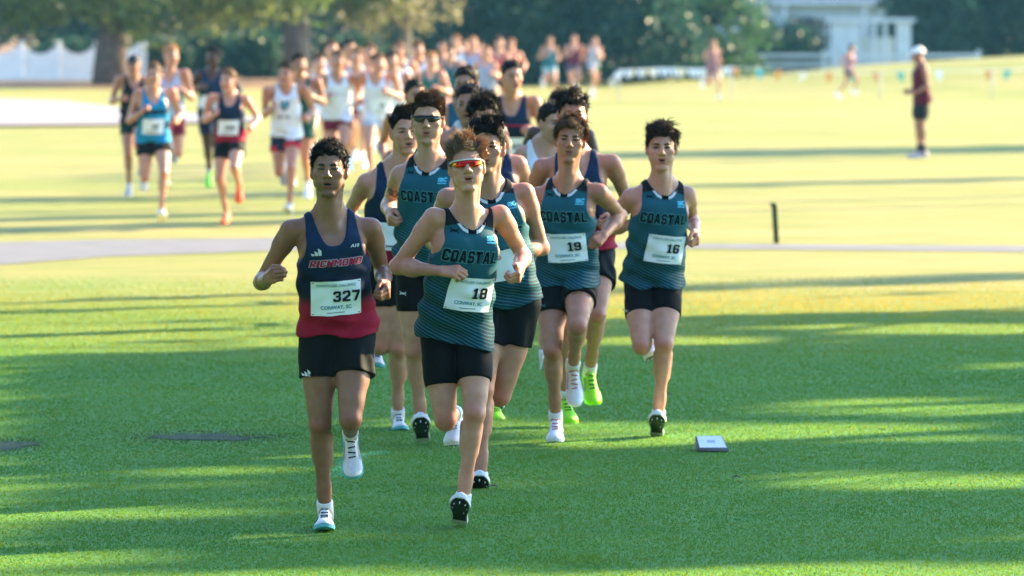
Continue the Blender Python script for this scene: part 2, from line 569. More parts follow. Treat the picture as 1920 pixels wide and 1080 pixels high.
def make_hair(h, st, name, parent, res):
    s = h.s
    top, side, amp = st.get('top', .022), st.get('side', .010), st.get('amp', .006)
    rs = np.random.default_rng(st.get('seed', 1))
    c0 = vec(0, -.014, .040); r0 = vec(.0735, .095, .083)
    ph = rs.uniform(0, 6.28, (6, 3)); fq = rs.uniform(40, 110, (6, 3))
    lean = np.asarray(st.get('lean', (0, 0, 0)), float)

    def local(X, Y, Z):
        dx, dy, dz = (X - h.o[0]) / s, (Y - h.o[1]) / s, (Z - h.o[2]) / s
        return [h.M[i, 0] * dx + h.M[i, 1] * dy + h.M[i, 2] * dz for i in range(3)]

    def fn(X, Y, Z):
        x, y, z = local(X, Y, Z)
        q = [(x - c0[0]) / r0[0], (y - c0[1]) / r0[1], (z - c0[2]) / r0[2]]
        k0 = np.sqrt(q[0] ** 2 + q[1] ** 2 + q[2] ** 2)
        k1 = np.sqrt((q[0] / r0[0]) ** 2 + (q[1] / r0[1]) ** 2 + (q[2] / r0[2]) ** 2) + 1e-6
        d = k0 * (k0 - 1) / k1
        n = 0
        for i in range(6):
            n = n + np.sin(x * fq[i, 0] + ph[i, 0]) * np.sin(y * fq[i, 1] + ph[i, 1]) * np.sin(z * fq[i, 2] + ph[i, 2])
        w = ss(z, .03, .105)
        th = .5 * (side + (top - side) * w) + amp * n * .45 + lean[0] * x + lean[1] * y
        th = th * ss(z - hair_line(y, st), -.004, .016)
        cut = (hair_line(y, st) - .005 * n) - z
        return np.maximum(d - np.maximum(th, .0015), cut * .9) * s
    rm = (max(top, side) + .14) * s
    c = h.w(*c0)
    g = Grid(c - rm, c + rm, res)
    g.F = fn(g.ax[0][:, None, None], g.ax[1][None, :, None], g.ax[2][None, None, :]).astype(np.float32)
    V, Q = g.nets()
    base = np.asarray(st['col'])
    colr = base * (0.75 + .35 * rs.random((len(V), 1)))
    faces = [Q]
    # strands, as tapered locks
    N = st.get('n', 0)
    if N:
        pts = rs.normal(size=(N * 4, 3)); pts /= np.linalg.norm(pts, axis=1)[:, None]
        P0 = c0 + pts * r0
        keep = P0[:, 2] > hair_line(P0[:, 1], st) + .004
        P0 = P0[keep][:N]; nn = pts[keep][:N]
        n_ = len(P0)
        w = ss(P0[:, 2], .03, .105)
        P0 = P0 + nn * ((side + (top - side) * w) * .35)[:, None]
        Ls = (st.get('lside', .02) + (st.get('ltop', .045) - st.get('lside', .02)) * w) * rs.uniform(.55, 1.25, n_)
        comb = np.asarray(st.get('comb', (0, .3, .2)), float)
        if 'fringe' in st:
            comb = comb + (P0[:, 1:2] > .03) * np.asarray(st['fringe'])
        curl = st.get('curl', .3)
        nl = st.get('locks', 70)
        sd_ = rs.normal(size=(nl, 3)); sd_ /= np.linalg.norm(sd_, axis=1)[:, None]
        lk = np.argmax(nn @ sd_.T, 1)
        ld = rs.normal(size=(nl, 3)) * curl
        D = nn * st.get('lift', .7) + comb + ld[lk] + rs.normal(size=(n_, 3)) * curl * .25
        Ls = Ls * rs.uniform(.7, 1.25, nl)[lk]
        lb = rs.normal(size=(nl, seg_ := 4, 3)) * curl * .75
        D /= np.linalg.norm(D, axis=1)[:, None]
        rad = st.get('rad', .0026)
        cv = rs.uniform(.6, 1.35, (n_, 1)) * base
        seg = 4
        rings = []
        p = P0.copy()
        for k_ in range(seg):
            up = np.cross(D, vec(.3, .2, .9)); up /= np.linalg.norm(up, axis=1)[:, None] + 1e-9
            sd = np.cross(D, up)
            rr = rad * (1 - .22 * k_)
            for a in (0, 2.094, 4.189):
                rings.append(p + (up * math.cos(a) + sd * math.sin(a)) * rr)
            p = p + D * (Ls / seg)[:, None]
            D = D + lb[lk, k_] + rs.normal(size=(n_, 3)) * curl * .28 + vec(0, 0, -st.get('grav', .18))
            D /= np.linalg.norm(D, axis=1)[:, None]
        rings.append(p)
        A = np.stack(rings, 1).reshape(-1, 3)             # n_ * 13
        A = h.o + s * (A @ h.M)
        b0 = len(V) + np.arange(n_)[:, None] * 13
        fl = []
        for k_ in range(seg - 1):
            for j in range(3):
                fl.append(np.concatenate([b0 + k_ * 3 + j, b0 + k_ * 3 + (j + 1) % 3, b0 + (k_ + 1) * 3 + (j + 1) % 3, b0 + (k_ + 1) * 3 + j], 1))
        for j in range(3):
            fl.append(np.concatenate([b0 + 9 + j, b0 + 9 + (j + 1) % 3, b0 + 12, b0 + 12], 1))
        V = np.concatenate([V, A]); faces += fl
        colr = np.concatenate([colr, np.repeat(cv, 13, 0)])
    Fq = np.concatenate(faces)
    tri = Fq[:, 2] == Fq[:, 3]
    q4, t3 = Fq[~tri], Fq[tri][:, :3]
    me = bpy.data.meshes.new(name)
    me.vertices.add(len(V)); me.vertices.foreach_set('co', V.astype(np.float32).ravel())
    loops = np.concatenate([q4.ravel(), t3.ravel()]).astype(np.int32)
    me.loops.add(len(loops)); me.loops.foreach_set('vertex_index', loops)
    starts = np.concatenate([np.arange(len(q4)) * 4, len(q4) * 4 + np.arange(len(t3)) * 3]).astype(np.int32)
    me.polygons.add(len(starts)); me.polygons.foreach_set('loop_start', starts)
    me.update(calc_edges=True)
    set_attr(me, 'col', np.clip(colr, 0, 1))
    return link(name, me, HAIR, parent)


# ------------------------------------------------------------------ hands
def hand_prims(wr, d, n, l, s=1.0, curl=1.0, thumb_up=False, fine=True):
    """wr wrist, d along the hand, n direction the fingers curl to, l towards the thumb"""
    w = lambda a, b, c: wr + s * (d * a + n * b + l * c)
    P = [p_cap(w(.015, 0, .012), w(.078, .002, .020), .015 * s, .0135 * s, .015 * s),
         p_cap(w(.015, 0, -.006), w(.078, .002, -.004), .0145 * s, .0125 * s, .015 * s),
         p_cap(w(.018, 0, -.014), w(.070, .002, -.026), .014 * s, .0115 * s, .015 * s),
         p_cap(w(.02, .012, .018), w(.045, .016, .026), .013 * s, .011 * s, .012 * s)]
    if not fine:
        P += [p_cap(w(.085, .02, .022), w(.085, .02, -.028), .021 * s, .019 * s, .01),
              p_cap(w(.03, .018, .03), w(.075, .035, .026), .012 * s, .010 * s, .01)]
        return P
    lens = ((.040, .025, .020), (.044, .028, .021), (.041, .026, .020), (.033, .020, .017))
    offs = (.0255, .0075, -.0105, -.0275)
    rr = (.0092, .0096, .0090, .0080)
    for i in range(4):
        a0 = R(52) * curl + R(3) * i
        ang = [a0, a0 + R(88) * curl, a0 + R(150) * curl]
        base = .082 - .004 * abs(i - 1) - (.006 if i == 3 else 0)
        p = w(base, .002, offs[i] * (1 - .05))
        r = rr[i] * s
        for j in range(3):
            q = p + s * lens[i][j] * (d * math.cos(ang[j]) + n * math.sin(ang[j])) + s * l * (-.0015 * offs[i] / .02)
            P.append(p_cap(p, q, r, r * .92, .0035 * s))
            p = q; r *= .93
    t0, t1 = w(.022, .008, .026), w(.048, .020, .044)
    if thumb_up:
        t2 = w(.072, .012, .062); t3 = w(.092, .006, .074)
    else:
        t2 = w(.074, .036, .036); t3 = w(.086, .048, .018)
    P += [p_cap(t0, t1, .013 * s, .0105 * s, .008 * s), p_cap(t1, t2, .0105 * s, .0098 * s, .004 * s), p_cap(t2, t3, .0096 * s, .0078 * s, .003 * s)]
    return P


# ------------------------------------------------------------------ torso
T_T = np.array([-.13, -.08, -.03, .02, .08, .16, .24, .32, .39, .44, .48, .52, .57])
T_A = np.array([.060, .112, .150, .158, .147, .133, .136, .150, .158, .152, .126, .084, .056])
T_B = np.array([.062, .088, .106, .110, .100, .092, .098, .110, .112, .100, .082, .066, .056])
T_C = np.array([.0, -.008, -.014, -.012, .0, .006, .010, .010, .002, -.008, -.016, -.018, -.01])


class Torso:
    def __init__(self, P, N, lat0, lat1, k):
        self.P = P; self.k = k
        self.L = np.linalg.norm(N - P)
        self.up = nrm(N - P)
        self.lat = nrm(lat0 - self.up * (lat0 @ self.up))
        self.front = np.cross(self.lat, self.up)
        l1 = nrm(lat1 - self.up * (lat1 @ self.up))
        self.tw = math.atan2(l1 @ self.front, l1 @ self.lat)
        self.ts = self.L / .53        # vertical stretch

    def coords(self, X, Y, Z):
        dx, dy, dz = X - self.P[0], Y - self.P[1], Z - self.P[2]
        U = dx * self.lat[0] + dy * self.lat[1] + dz * self.lat[2]
        Vv = dx * self.front[0] + dy * self.front[1] + dz * self.front[2]
        T = (dx * self.up[0] + dy * self.up[1] + dz * self.up[2]) / self.ts
        ph = self.tw * np.clip(T / .45, 0, 1)
        c, s_ = np.cos(ph), np.sin(ph)
        return (U * c + Vv * s_) / self.k, (-U * s_ + Vv * c) / self.k, T

    def pt(self, u, v, t):
        ph = self.tw * min(max(t / .45, 0), 1)
        c, s_ = math.cos(ph), math.sin(ph)
        la = self.lat * c + self.front * s_
        fr = -self.lat * s_ + self.front * c
        return self.P + self.up * t * self.ts + (la * u + fr * v) * self.k

    def fr(self, t):
        ph = self.tw * min(max(t / .45, 0), 1)
        return -self.lat * math.sin(ph) + self.front * math.cos(ph)

    def loft(self, A, B, C=T_C, tt=T_T, lo=-.13, hi=.57, k=.03, extra=None):
        def fn(X, Y, Z):
            u, v, t = self.coords(X, Y, Z)
            a = np.interp(t, tt, A).astype(np.float32); b = np.interp(t, tt, B).astype(np.float32); c = np.interp(t, tt, C).astype(np.float32)
            v2 = v - c
            k0 = np.sqrt((u / a) ** 2 + (v2 / b) ** 2) + 1e-6
            k1 = np.sqrt((u / a ** 2) ** 2 + (v2 / b ** 2) ** 2) + 1e-6
            d = k0 * (k0 - 1) / k1
            if extra is not None: d = d + extra(u, v, t)
            return np.maximum(np.maximum(d, t - hi), lo - t) * self.k
        pts = np.array([self.pt(u, v, t) for u in (-.24, .24) for v in (-.17, .17) for t in (lo, hi)])
        return Prim(pts.min(0), pts.max(0), fn, k)


# ------------------------------------------------------------------ lettering (font outlines -> plain polygons)
TXT = {}


def text_poly(body, size=1.0, bold=0.0, shear=0.0, width=None):
    """returns (verts (n,2) centred, faces)"""
    key = (body, bold, shear)
    if key not in TXT:
        cu = bpy.data.curves.new('lettering_outline', 'FONT')
        cu.body = body; cu.size = 1.0; cu.offset = bold; cu.shear = shear
        cu.resolution_u = 2
        cu.fill_mode = 'FRONT' if hasattr(cu, 'fill_mode') else cu.fill_mode
        ob = bpy.data.objects.new('lettering_outline', cu)
        COL.objects.link(ob)
        dg = bpy.context.evaluated_depsgraph_get()
        me = ob.evaluated_get(dg).to_mesh()
        v = np.array([p.co[:2] for p in me.vertices]); f = [list(p.vertices) for p in me.polygons]
        ob.evaluated_get(dg).to_mesh_clear()
        bpy.data.objects.remove(ob); bpy.data.curves.remove(cu)
        v = v - (v.min(0) + v.max(0)) / 2
        TXT[key] = (v, f)
    v, f = TXT[key]
    hgt = v[:, 1].max() - v[:, 1].min(); wd = v[:, 0].max() - v[:, 0].min()
    sc = size / hgt
    w = v * sc
    if width: w = w * np.array([width / (wd * sc), 1.0])
    return w, f


GL = {
    'C': (4, [[(4, 4.1), (4, 5.2), (3.2, 6), (.8, 6), (0, 5.2), (0, .8), (.8, 0), (3.2, 0), (4, .8), (4, 1.9), (2.7, 1.9), (2.7, 1.2), (1.3, 1.2), (1.3, 4.8), (2.7, 4.8), (2.7, 4.1)]]),
    'O': (4, [[(0, .8), (.8, 0), (3.2, 0), (4, .8), (4, 5.2), (3.2, 6), (.8, 6), (0, 5.2)], [(1.3, 1.2), (2.7, 1.2), (2.7, 4.8), (1.3, 4.8)]]),
    'A': (4.4, [[(0, 0), (1.45, 0), (1.65, 1.1), (2.75, 1.1), (2.95, 0), (4.4, 0), (3.05, 6), (1.35, 6)], [(1.85, 2.2), (2.55, 2.2), (2.2, 4.5)]]),
    'S': (4, [[(4, 4.1), (4, 5.2), (3.2, 6), (.8, 6), (0, 5.2), (0, 3.1), (.7, 2.4), (2.7, 2.4), (2.7, 1.2), (1.3, 1.2), (1.3, 1.9), (0, 1.9), (0, .8), (.8, 0), (3.2, 0), (4, .8), (4, 2.9), (3.3, 3.6), (1.3, 3.6), (1.3, 4.8), (2.7, 4.8), (2.7, 4.1)]]),
    'T': (4, [[(0, 6), (0, 4.7), (1.35, 4.7), (1.35, 0), (2.65, 0), (2.65, 4.7), (4, 4.7), (4, 6)]]),
    'L': (3.6, [[(0, 6), (1.3, 6), (1.3, 1.2), (3.6, 1.2), (3.6, 0), (0, 0)]]),
    'R': (4.1, [[(0, 0), (1.3, 0), (1.3, 2.2), (1.7, 2.2), (2.7, 0), (4.1, 0), (3.0, 2.4), (4, 3.2), (4, 5.2), (3.2, 6), (0, 6)], [(1.3, 3.3), (2.7, 3.3), (2.7, 4.8), (1.3, 4.8)]]),
    'I': (1.3, [[(0, 0), (1.3, 0), (1.3, 6), (0, 6)]]),
    'H': (4, [[(0, 0), (1.3, 0), (1.3, 2.4), (2.7, 2.4), (2.7, 0), (4, 0), (4, 6), (2.7, 6), (2.7, 3.6), (1.3, 3.6), (1.3, 6), (0, 6)]]),
    'M': (5, [[(0, 0), (1.3, 0), (1.3, 3.8), (2.5, 1.6), (3.7, 3.8), (3.7, 0), (5, 0), (5, 6), (3.8, 6), (2.5, 3.6), (1.2, 6), (0, 6)]]),
    'N': (4, [[(0, 0), (1.3, 0), (1.3, 3.6), (2.7, 0), (4, 0), (4, 6), (2.7, 6), (2.7, 2.4), (1.3, 6), (0, 6)]]),
    'D': (4, [[(0, 0), (3.2, 0), (4, .8), (4, 5.2), (3.2, 6), (0, 6)], [(1.3, 1.2), (2.7, 1.2), (2.7, 4.8), (1.3, 4.8)]]),
    '1': (3.2, [[(.4, 1.1), (.4, 0), (3.2, 0), (3.2, 1.1), (2.5, 1.1), (2.5, 6), (1.3, 6), (.2, 5), (.2, 4.3), (1.1, 4.3), (1.1, 1.1)]]),
    '8': (4, [[(0, .8), (.8, 0), (3.2, 0), (4, .8), (4, 5.2), (3.2, 6), (.8, 6), (0, 5.2)], [(1.45, 1.2), (2.55, 1.2), (2.55, 2.4), (1.45, 2.4)], [(1.45, 3.6), (2.55, 3.6), (2.55, 4.8), (1.45, 4.8)]]),
    '9': (4, [[(1.3, 1.9), (0, 1.9), (0, .8), (.8, 0), (3.2, 0), (4, .8), (4, 5.2), (3.2, 6), (.8, 6), (0, 5.2), (0, 3.1), (.7, 2.4), (2.7, 2.4), (2.7, 1.2), (1.3, 1.2)], [(1.3, 3.6), (2.7, 3.6), (2.7, 4.8), (1.3, 4.8)]]),
    '3': (4, [[(0, 4.1), (1.3, 4.1), (1.3, 4.8), (2.7, 4.8), (2.7, 3.6), (1.4, 3.6), (1.4, 2.5), (2.7, 2.5), (2.7, 1.2), (1.3, 1.2), (1.3, 1.9), (0, 1.9), (0, .8), (.8, 0), (3.2, 0), (4, .8), (4, 2.6), (3.5, 3.05), (4, 3.5), (4, 5.2), (3.2, 6), (.8, 6), (0, 5.2)]]),
    '2': (4, [[(0, 4.1), (1.3, 4.1), (1.3, 4.8), (2.7, 4.8), (2.7, 3.7), (0, 1.6), (0, 0), (4, 0), (4, 1.2), (1.7, 1.2), (4, 3), (4, 5.2), (3.2, 6), (.8, 6), (0, 5.2)]]),
    '7': (4, [[(0, 6), (0, 4.7), (2.6, 4.7), (.9, 0), (2.3, 0), (4, 4.8), (4, 6)]]),
}
GL['6'] = (4, [[(4 - x, 6 - y) for x, y in lp] for lp in GL['9'][1]])


def block_poly(body, height, width, grow=0.0, shear=0.0):
    """athletic block capitals and figures, centred"""
    key = ('block', body, grow)
    if key not in TXT:
        cu = bpy.data.curves.new('lettering_outline', 'CURVE')
        cu.dimensions = '2D'; cu.fill_mode = 'BOTH'; cu.offset = grow
        x0 = 0
        for ch in body:
            w, loops = GL[ch]
            for lp in loops:
                sp = cu.splines.new('POLY'); sp.points.add(len(lp) - 1); sp.use_cyclic_u = True
                for p, (x, y) in zip(sp.points, lp): p.co = (x0 + x, y, 0, 1)
            x0 += w + .75
        ob = bpy.data.objects.new('lettering_outline', cu); COL.objects.link(ob)
        dg = bpy.context.evaluated_depsgraph_get()
        me = ob.evaluated_get(dg).to_mesh()
        v = np.array([p.co[:2] for p in me.vertices]); f = [list(p.vertices) for p in me.polygons]
        ob.evaluated_get(dg).to_mesh_clear()
        bpy.data.objects.remove(ob); bpy.data.curves.remove(cu)
        TXT[key] = (v - np.array([(x0 - .75) / 2, 3.0]), f, x0 - .75)
    v, f, wd = TXT[key]
    w = v * np.array([width / wd, height / 6.0])
    w = w + np.stack([w[:, 1] * shear, 0 * w[:, 1]], 1)
    return w, f


def poly_ua(s):
    """two interlocked arcs"""
    V, Fc = [], []
    for sg in (1, -1):
        b = len(V); n = 7
        for i in range(n):
            x = (i / (n - 1) - .5) * s
            y = sg * (1.15 * x * x / s - .05 * s)
            th = .085 * s
            V += [(x, y - th), (x, y + th)]
        for i in range(n - 1):
            Fc.append([b + 2 * i, b + 2 * i + 2, b + 2 * i + 3, b + 2 * i + 1])
    return np.array(V), Fc


def poly_bars(s):
    """three rising slanted bars"""
    V, Fc = [], []
    for i, hh in enumerate((.30, .58, .88)):
        x = (-.50 + .34 * i) * s; b = len(V)
        V += [(x, -.42 * s), (x + .27 * s, -.42 * s), (x + .27 * s - .0 * s, (-.42 + hh * .55) * s), (x - .08 * s, (-.42 + hh * .85) * s)]
        Fc.append([b, b + 1, b + 2, b + 3])
    return np.array(V), Fc


def poly_rect(w, h, nx=1, ny=1, rnd=0.0):
    xs = np.linspace(-w / 2, w / 2, nx + 1); ys = np.linspace(-h / 2, h / 2, ny + 1)
    V = np.array([(x, y) for y in ys for x in xs])
    Fc = [[j * (nx + 1) + i, j * (nx + 1) + i + 1, (j + 1) * (nx + 1) + i + 1, (j + 1) * (nx + 1) + i] for j in range(ny) for i in range(nx)]
    return V, Fc


class Cloak:
    """puts flat shapes on the front of a worn garment"""
    def __init__(self, torso, V, Q):
        self.t = torso
        self.b = BVHTree.FromPolygons([Vector(p) for p in V], [list(map(int, q)) for q in Q])

    def put(self, poly, u0, t0, off, rot=0.0, smooth=False):
        v, f = poly
        c, s_ = math.cos(rot), math.sin(rot)
        out = []
        hits = []
        for (x, y) in v:
            u = u0 + (x * c - y * s_) / self.t.k; t = t0 + (x * s_ + y * c) / self.t.ts
            fr = self.t.fr(t)
            o = self.t.pt(u, .45, t)
            h = self.b.ray_cast(Vector(o), Vector(-fr))
            d = (np.array(h[0]) - o) @ (-fr) if h[0] is not None else np.nan
            hits.append(d); out.append((o, fr))
        hits = np.array(hits)
        if np.all(np.isnan(hits)): return None
        hits = np.where(np.isnan(hits), np.nanmax(hits), hits)
        if smooth:                      # stiff paper: follows a low-order surface
            A = np.stack([np.ones(len(v)), v[:, 0], v[:, 1], v[:, 0] ** 2, v[:, 1] ** 2, v[:, 0] * v[:, 1]], 1)
            co = np.linalg.lstsq(A, hits, rcond=None)[0]
            fit = A @ co
            hits = np.minimum(np.minimum(hits, fit) * .55 + fit * .45, hits)
        return np.array([o - fr * (d - off) for (o, fr), d in zip(out, hits)]), f

    def add(self, name, poly, u0, t0, off, mat, parent, rot=0.0, smooth=False):
        r = self.put(poly, u0, t0, off, rot, smooth)
        if r is None: return None
        me = new_mesh(name, r[0], r[1])
        return link(name, me, mat, parent, smooth=False), r


def sub_poly(poly, maxlen):
    """split the polygons of a flat shape so that it can bend"""
    bm = bmesh.new()
    vs = [bm.verts.new((x, y, 0)) for x, y in poly[0]]
    for f in poly[1]:
        try: bm.faces.new([vs[i] for i in f])
        except ValueError: pass
    bmesh.ops.triangulate(bm, faces=bm.faces[:])
    for _ in range(3):
        es = [e for e in bm.edges if e.calc_length() > maxlen]
        if not es: break
        bmesh.ops.subdivide_edges(bm, edges=es, cuts=1)
    bm.verts.index_update()
    out = (np.array([v.co[:2] for v in bm.verts]), [[v.index for v in f.verts] for f in bm.faces])
    bm.free()
    return out


# ------------------------------------------------------------------ shoes (shared meshes)
SHOES = {}
SX = np.array([.000, .012, .040, .070, .100, .130, .160, .190, .220, .245, .265, .278, .284])
SW = np.array([.018, .028, .034, .033, .032, .034, .039, .044, .046, .043, .034, .021, .006])
SH = np.array([.066, .090, .106, .114, .106, .086, .066, .057, .051, .046, .040, .032, .022])
SZ = np.array([.012, .006, .002, .002, .003, .003, .001, .000, .000, .003, .008, .013, .017])   # sole underside (toe spring)


def shoe_meshes(style):
    if style in SHOES: return SHOES[style]
    up_c, so_c, ac_c, plate = style
    n = 15
    V, Q = [], []
    for x, w, h_, z in zip(SX, SW, SH, SZ):
        for j in range(n):
            a = math.pi * j / (n - 1)
            cy = math.copysign(abs(math.cos(a)) ** .75, math.cos(a)); sz = math.sin(a) ** .8
            ww = w * (1.0 if sz < .3 else 1.0 - .32 * (sz - .3))
            V.append((x, ww * cy, z + .012 + (h_ - .012) * sz))
    for i in range(len(SX) - 1):
        for j in range(n - 1):
            Q.append([i * n + j, (i + 1) * n + j, (i + 1) * n + j + 1, i * n + j + 1])
    Q.append([j for j in range(n)]); Q.append([(len(SX) - 1) * n + j for j in range(n)][::-1])
    m_up = plain('shoe_upper_%s' % up_c[0], up_c[1], .55, .4, .08, 60)
    upper = new_mesh('shoe_upper', V, Q); upper.materials.append(m_up)
    # sole
    V, Q = [], []
    for x, w, z in zip(SX, SW, SZ):
        e = .003
        V += [(x, w + e, z), (x, w + e + .001, z + .017), (x, -w - e - .001, z + .017), (x, -w - e, z)]
    for i in range(len(SX) - 1):
        for j in range(4):
            Q.append([i * 4 + j, i * 4 + (j + 1) % 4, (i + 1) * 4 + (j + 1) % 4, (i + 1) * 4 + j])
    Q.append([0, 3, 2, 1]); k = (len(SX) - 1) * 4; Q.append([k, k + 1, k + 2, k + 3])
    sole = new_mesh('shoe_sole', V, Q); sole.materials.append(plain('shoe_sole_%s' % so_c[0], so_c[1], .5, .4))
    # plate with spikes
    pl = sp = None
    if plate:
        V, Q = [], []
        ii = [i for i in range(len(SX)) if .065 < SX[i] < .281]
        for i in ii:
            V += [(SX[i], SW[i] * .93, SZ[i] - .003), (SX[i], -SW[i] * .93, SZ[i] - .003), (SX[i], -SW[i] * .95, SZ[i] + .004), (SX[i], SW[i] * .95, SZ[i] + .004)]
        for i in range(len(ii) - 1):
            for j in range(4):
                Q.append([i * 4 + j, i * 4 + (j + 1) % 4, (i + 1) * 4 + (j + 1) % 4, (i + 1) * 4 + j])
        Q.append([0, 1, 2, 3]); k = (len(ii) - 1) * 4; Q.append([k + 3, k + 2, k + 1, k])
        pl = new_mesh('spike_plate', V, Q); pl.materials.append(plain('spike_plate_black', (.006, .007, .008), .35, .5))
        mb = MB()
        for (x, y) in ((.262, .0), (.245, .026), (.245, -.026), (.205, .034), (.205, -.034), (.16, 0.02)):
            mb.tube([(x, y, .003), (x, y, -.004), (x, y, -.008)], [.0030, .0026, .0010], 6)
        sp = mb.mesh('spikes'); sp.materials.append(plain('spike_metal', (.75, .77, .8), .3, .5))
    # laces + tongue
    mb = MB()
    for i in range(5):
        x = .105 + .021 * i
        z = np.interp(x, SX, SH) + .0015 + np.interp(x, SX, SZ)
        mb.box((x, 0, z - .001), (.006, .034 + .002 * (i % 2), .004), Matrix.Rotation(.18 * (-1) ** i, 3, 'Z') @ Matrix.Rotation(.42, 3, 'Y'))
    lace = mb.mesh('laces'); lace.materials.append(plain('lace_%s' % ac_c[0], ac_c[1], .7))
    # side flash
    fl = []
    for sg in (1, -1):
        V, Q = [], []
        for i, x in enumerate(np.linspace(.09, .185, 6)):
            w = np.interp(x, SX, SW) + .0012; z = np.interp(x, SX, SZ)
            zc = .05 - .018 * i / 5
            V += [(x, sg * w * .985, z + zc - .006 + .004 * (i % 2)), (x + .006, sg * w * .93, z + zc + .008)]
        for i in range(5):
            Q.append([2 * i, 2 * i + 2, 2 * i + 3, 2 * i + 1])
        m = new_mesh('side_flash', V, Q); m.materials.append(plain('flash_%s' % ac_c[0], ac_c[1], .5))
        fl.append(m)
    SHOES[style] = (upper, sole, pl, sp, lace, fl)
    return SHOES[style]


def put_shoe(root, an, toe, kn, k, style, detail=True):
    w = nrm(toe - an)
    u0 = kn - an; u0 = nrm(u0 - w * (u0 @ w))
    a = math.atan2(.085, .214)
    f = w * math.cos(a) + u0 * math.sin(a)
    up = nrm(u0 - f * (u0 @ f))
    y = np.cross(up, f)
    o = an - (f * .070 + up * .085) * k
    M = Matrix(((f[0] * k, y[0] * k, up[0] * k, o[0]), (f[1] * k, y[1] * k, up[1] * k, o[1]), (f[2] * k, y[2] * k, up[2] * k, o[2]), (0, 0, 0, 1)))
    up_m, sole, pl, sp, lace, fl = shoe_meshes(style)
    sh = bpy.data.objects.new('shoe', up_m); COL.objects.link(sh); up_m.shade_smooth()
    sh.parent = root
    sh.matrix_local = Matrix.Translation(-Vector(root.location)) @ M
    for nm, me in (('sole', sole), ('spike_plate', pl), ('spikes', sp), ('laces', lace), ('side_flash', fl[0]), ('side_flash', fl[1])):
        if me is None or (not detail and nm in ('laces', 'spikes', 'side_flash')): continue
        c = bpy.data.objects.new(nm, me); COL.objects.link(c); c.parent = sh
    return sh, (f, up, y, o)


# ------------------------------------------------------------------ runner
UA, FA, TH, SHN, FT = .295, .255, .435, .425, .2303


def taylor(par, px, py, L, sg):
    """child joint from its pixel, the parent's world position and the bone length"""
    Y = par[1]
    q = at(px, py, Y)
    d = np.hypot(q[0] - par[0], q[2] - par[2])
    dep = math.sqrt(max(L * L - d * d, 0.0))
    return at(px, py, Y - sg * dep)


def joints_px(s):
    Z, k = s['Z'], s.get('k', 1.0)
    J = {}
    lean = s.get('lean', .07)
    J['pel'] = at(*s['pel'], Z)
    J['neck'] = at(*s['neck'], Z - lean)
    J['head'] = at(*s['head'], Z - lean - s.get('hf', .05))
    tw = s.get('tw', 0.0)                    # metres: image-left shoulder forward
    J['sha'] = at(*s['sha'], Z - lean + .02 - tw); J['shb'] = at(*s['shb'], Z - lean + .02 + tw)
    ht = s.get('htw', 0.0)
    J['hipa'] = at(*s['hipa'], Z - ht); J['hipb'] = at(*s['hipb'], Z + ht)
    sg = s.get('sg', {})
    for c in 'ab':
        J['el' + c] = taylor(J['sh' + c], *s['el' + c], UA * k, sg.get('el' + c, -1))
        J['wr' + c] = taylor(J['el' + c], *s['wr' + c], FA * k, sg.get('wr' + c, 1))
        J['ha' + c] = taylor(J['wr' + c], *s['ha' + c], .085 * k, sg.get('ha' + c, 1))
        J['kn' + c] = taylor(J['hip' + c], *s['kn' + c], TH * k, sg.get('kn' + c, 1))
        J['an' + c] = taylor(J['kn' + c], *s['an' + c], SHN * k, sg.get('an' + c, -1))
        J['toe' + c] = taylor(J['an' + c], *s['toe' + c], FT * k, sg.get('toe' + c, 1))
    return J


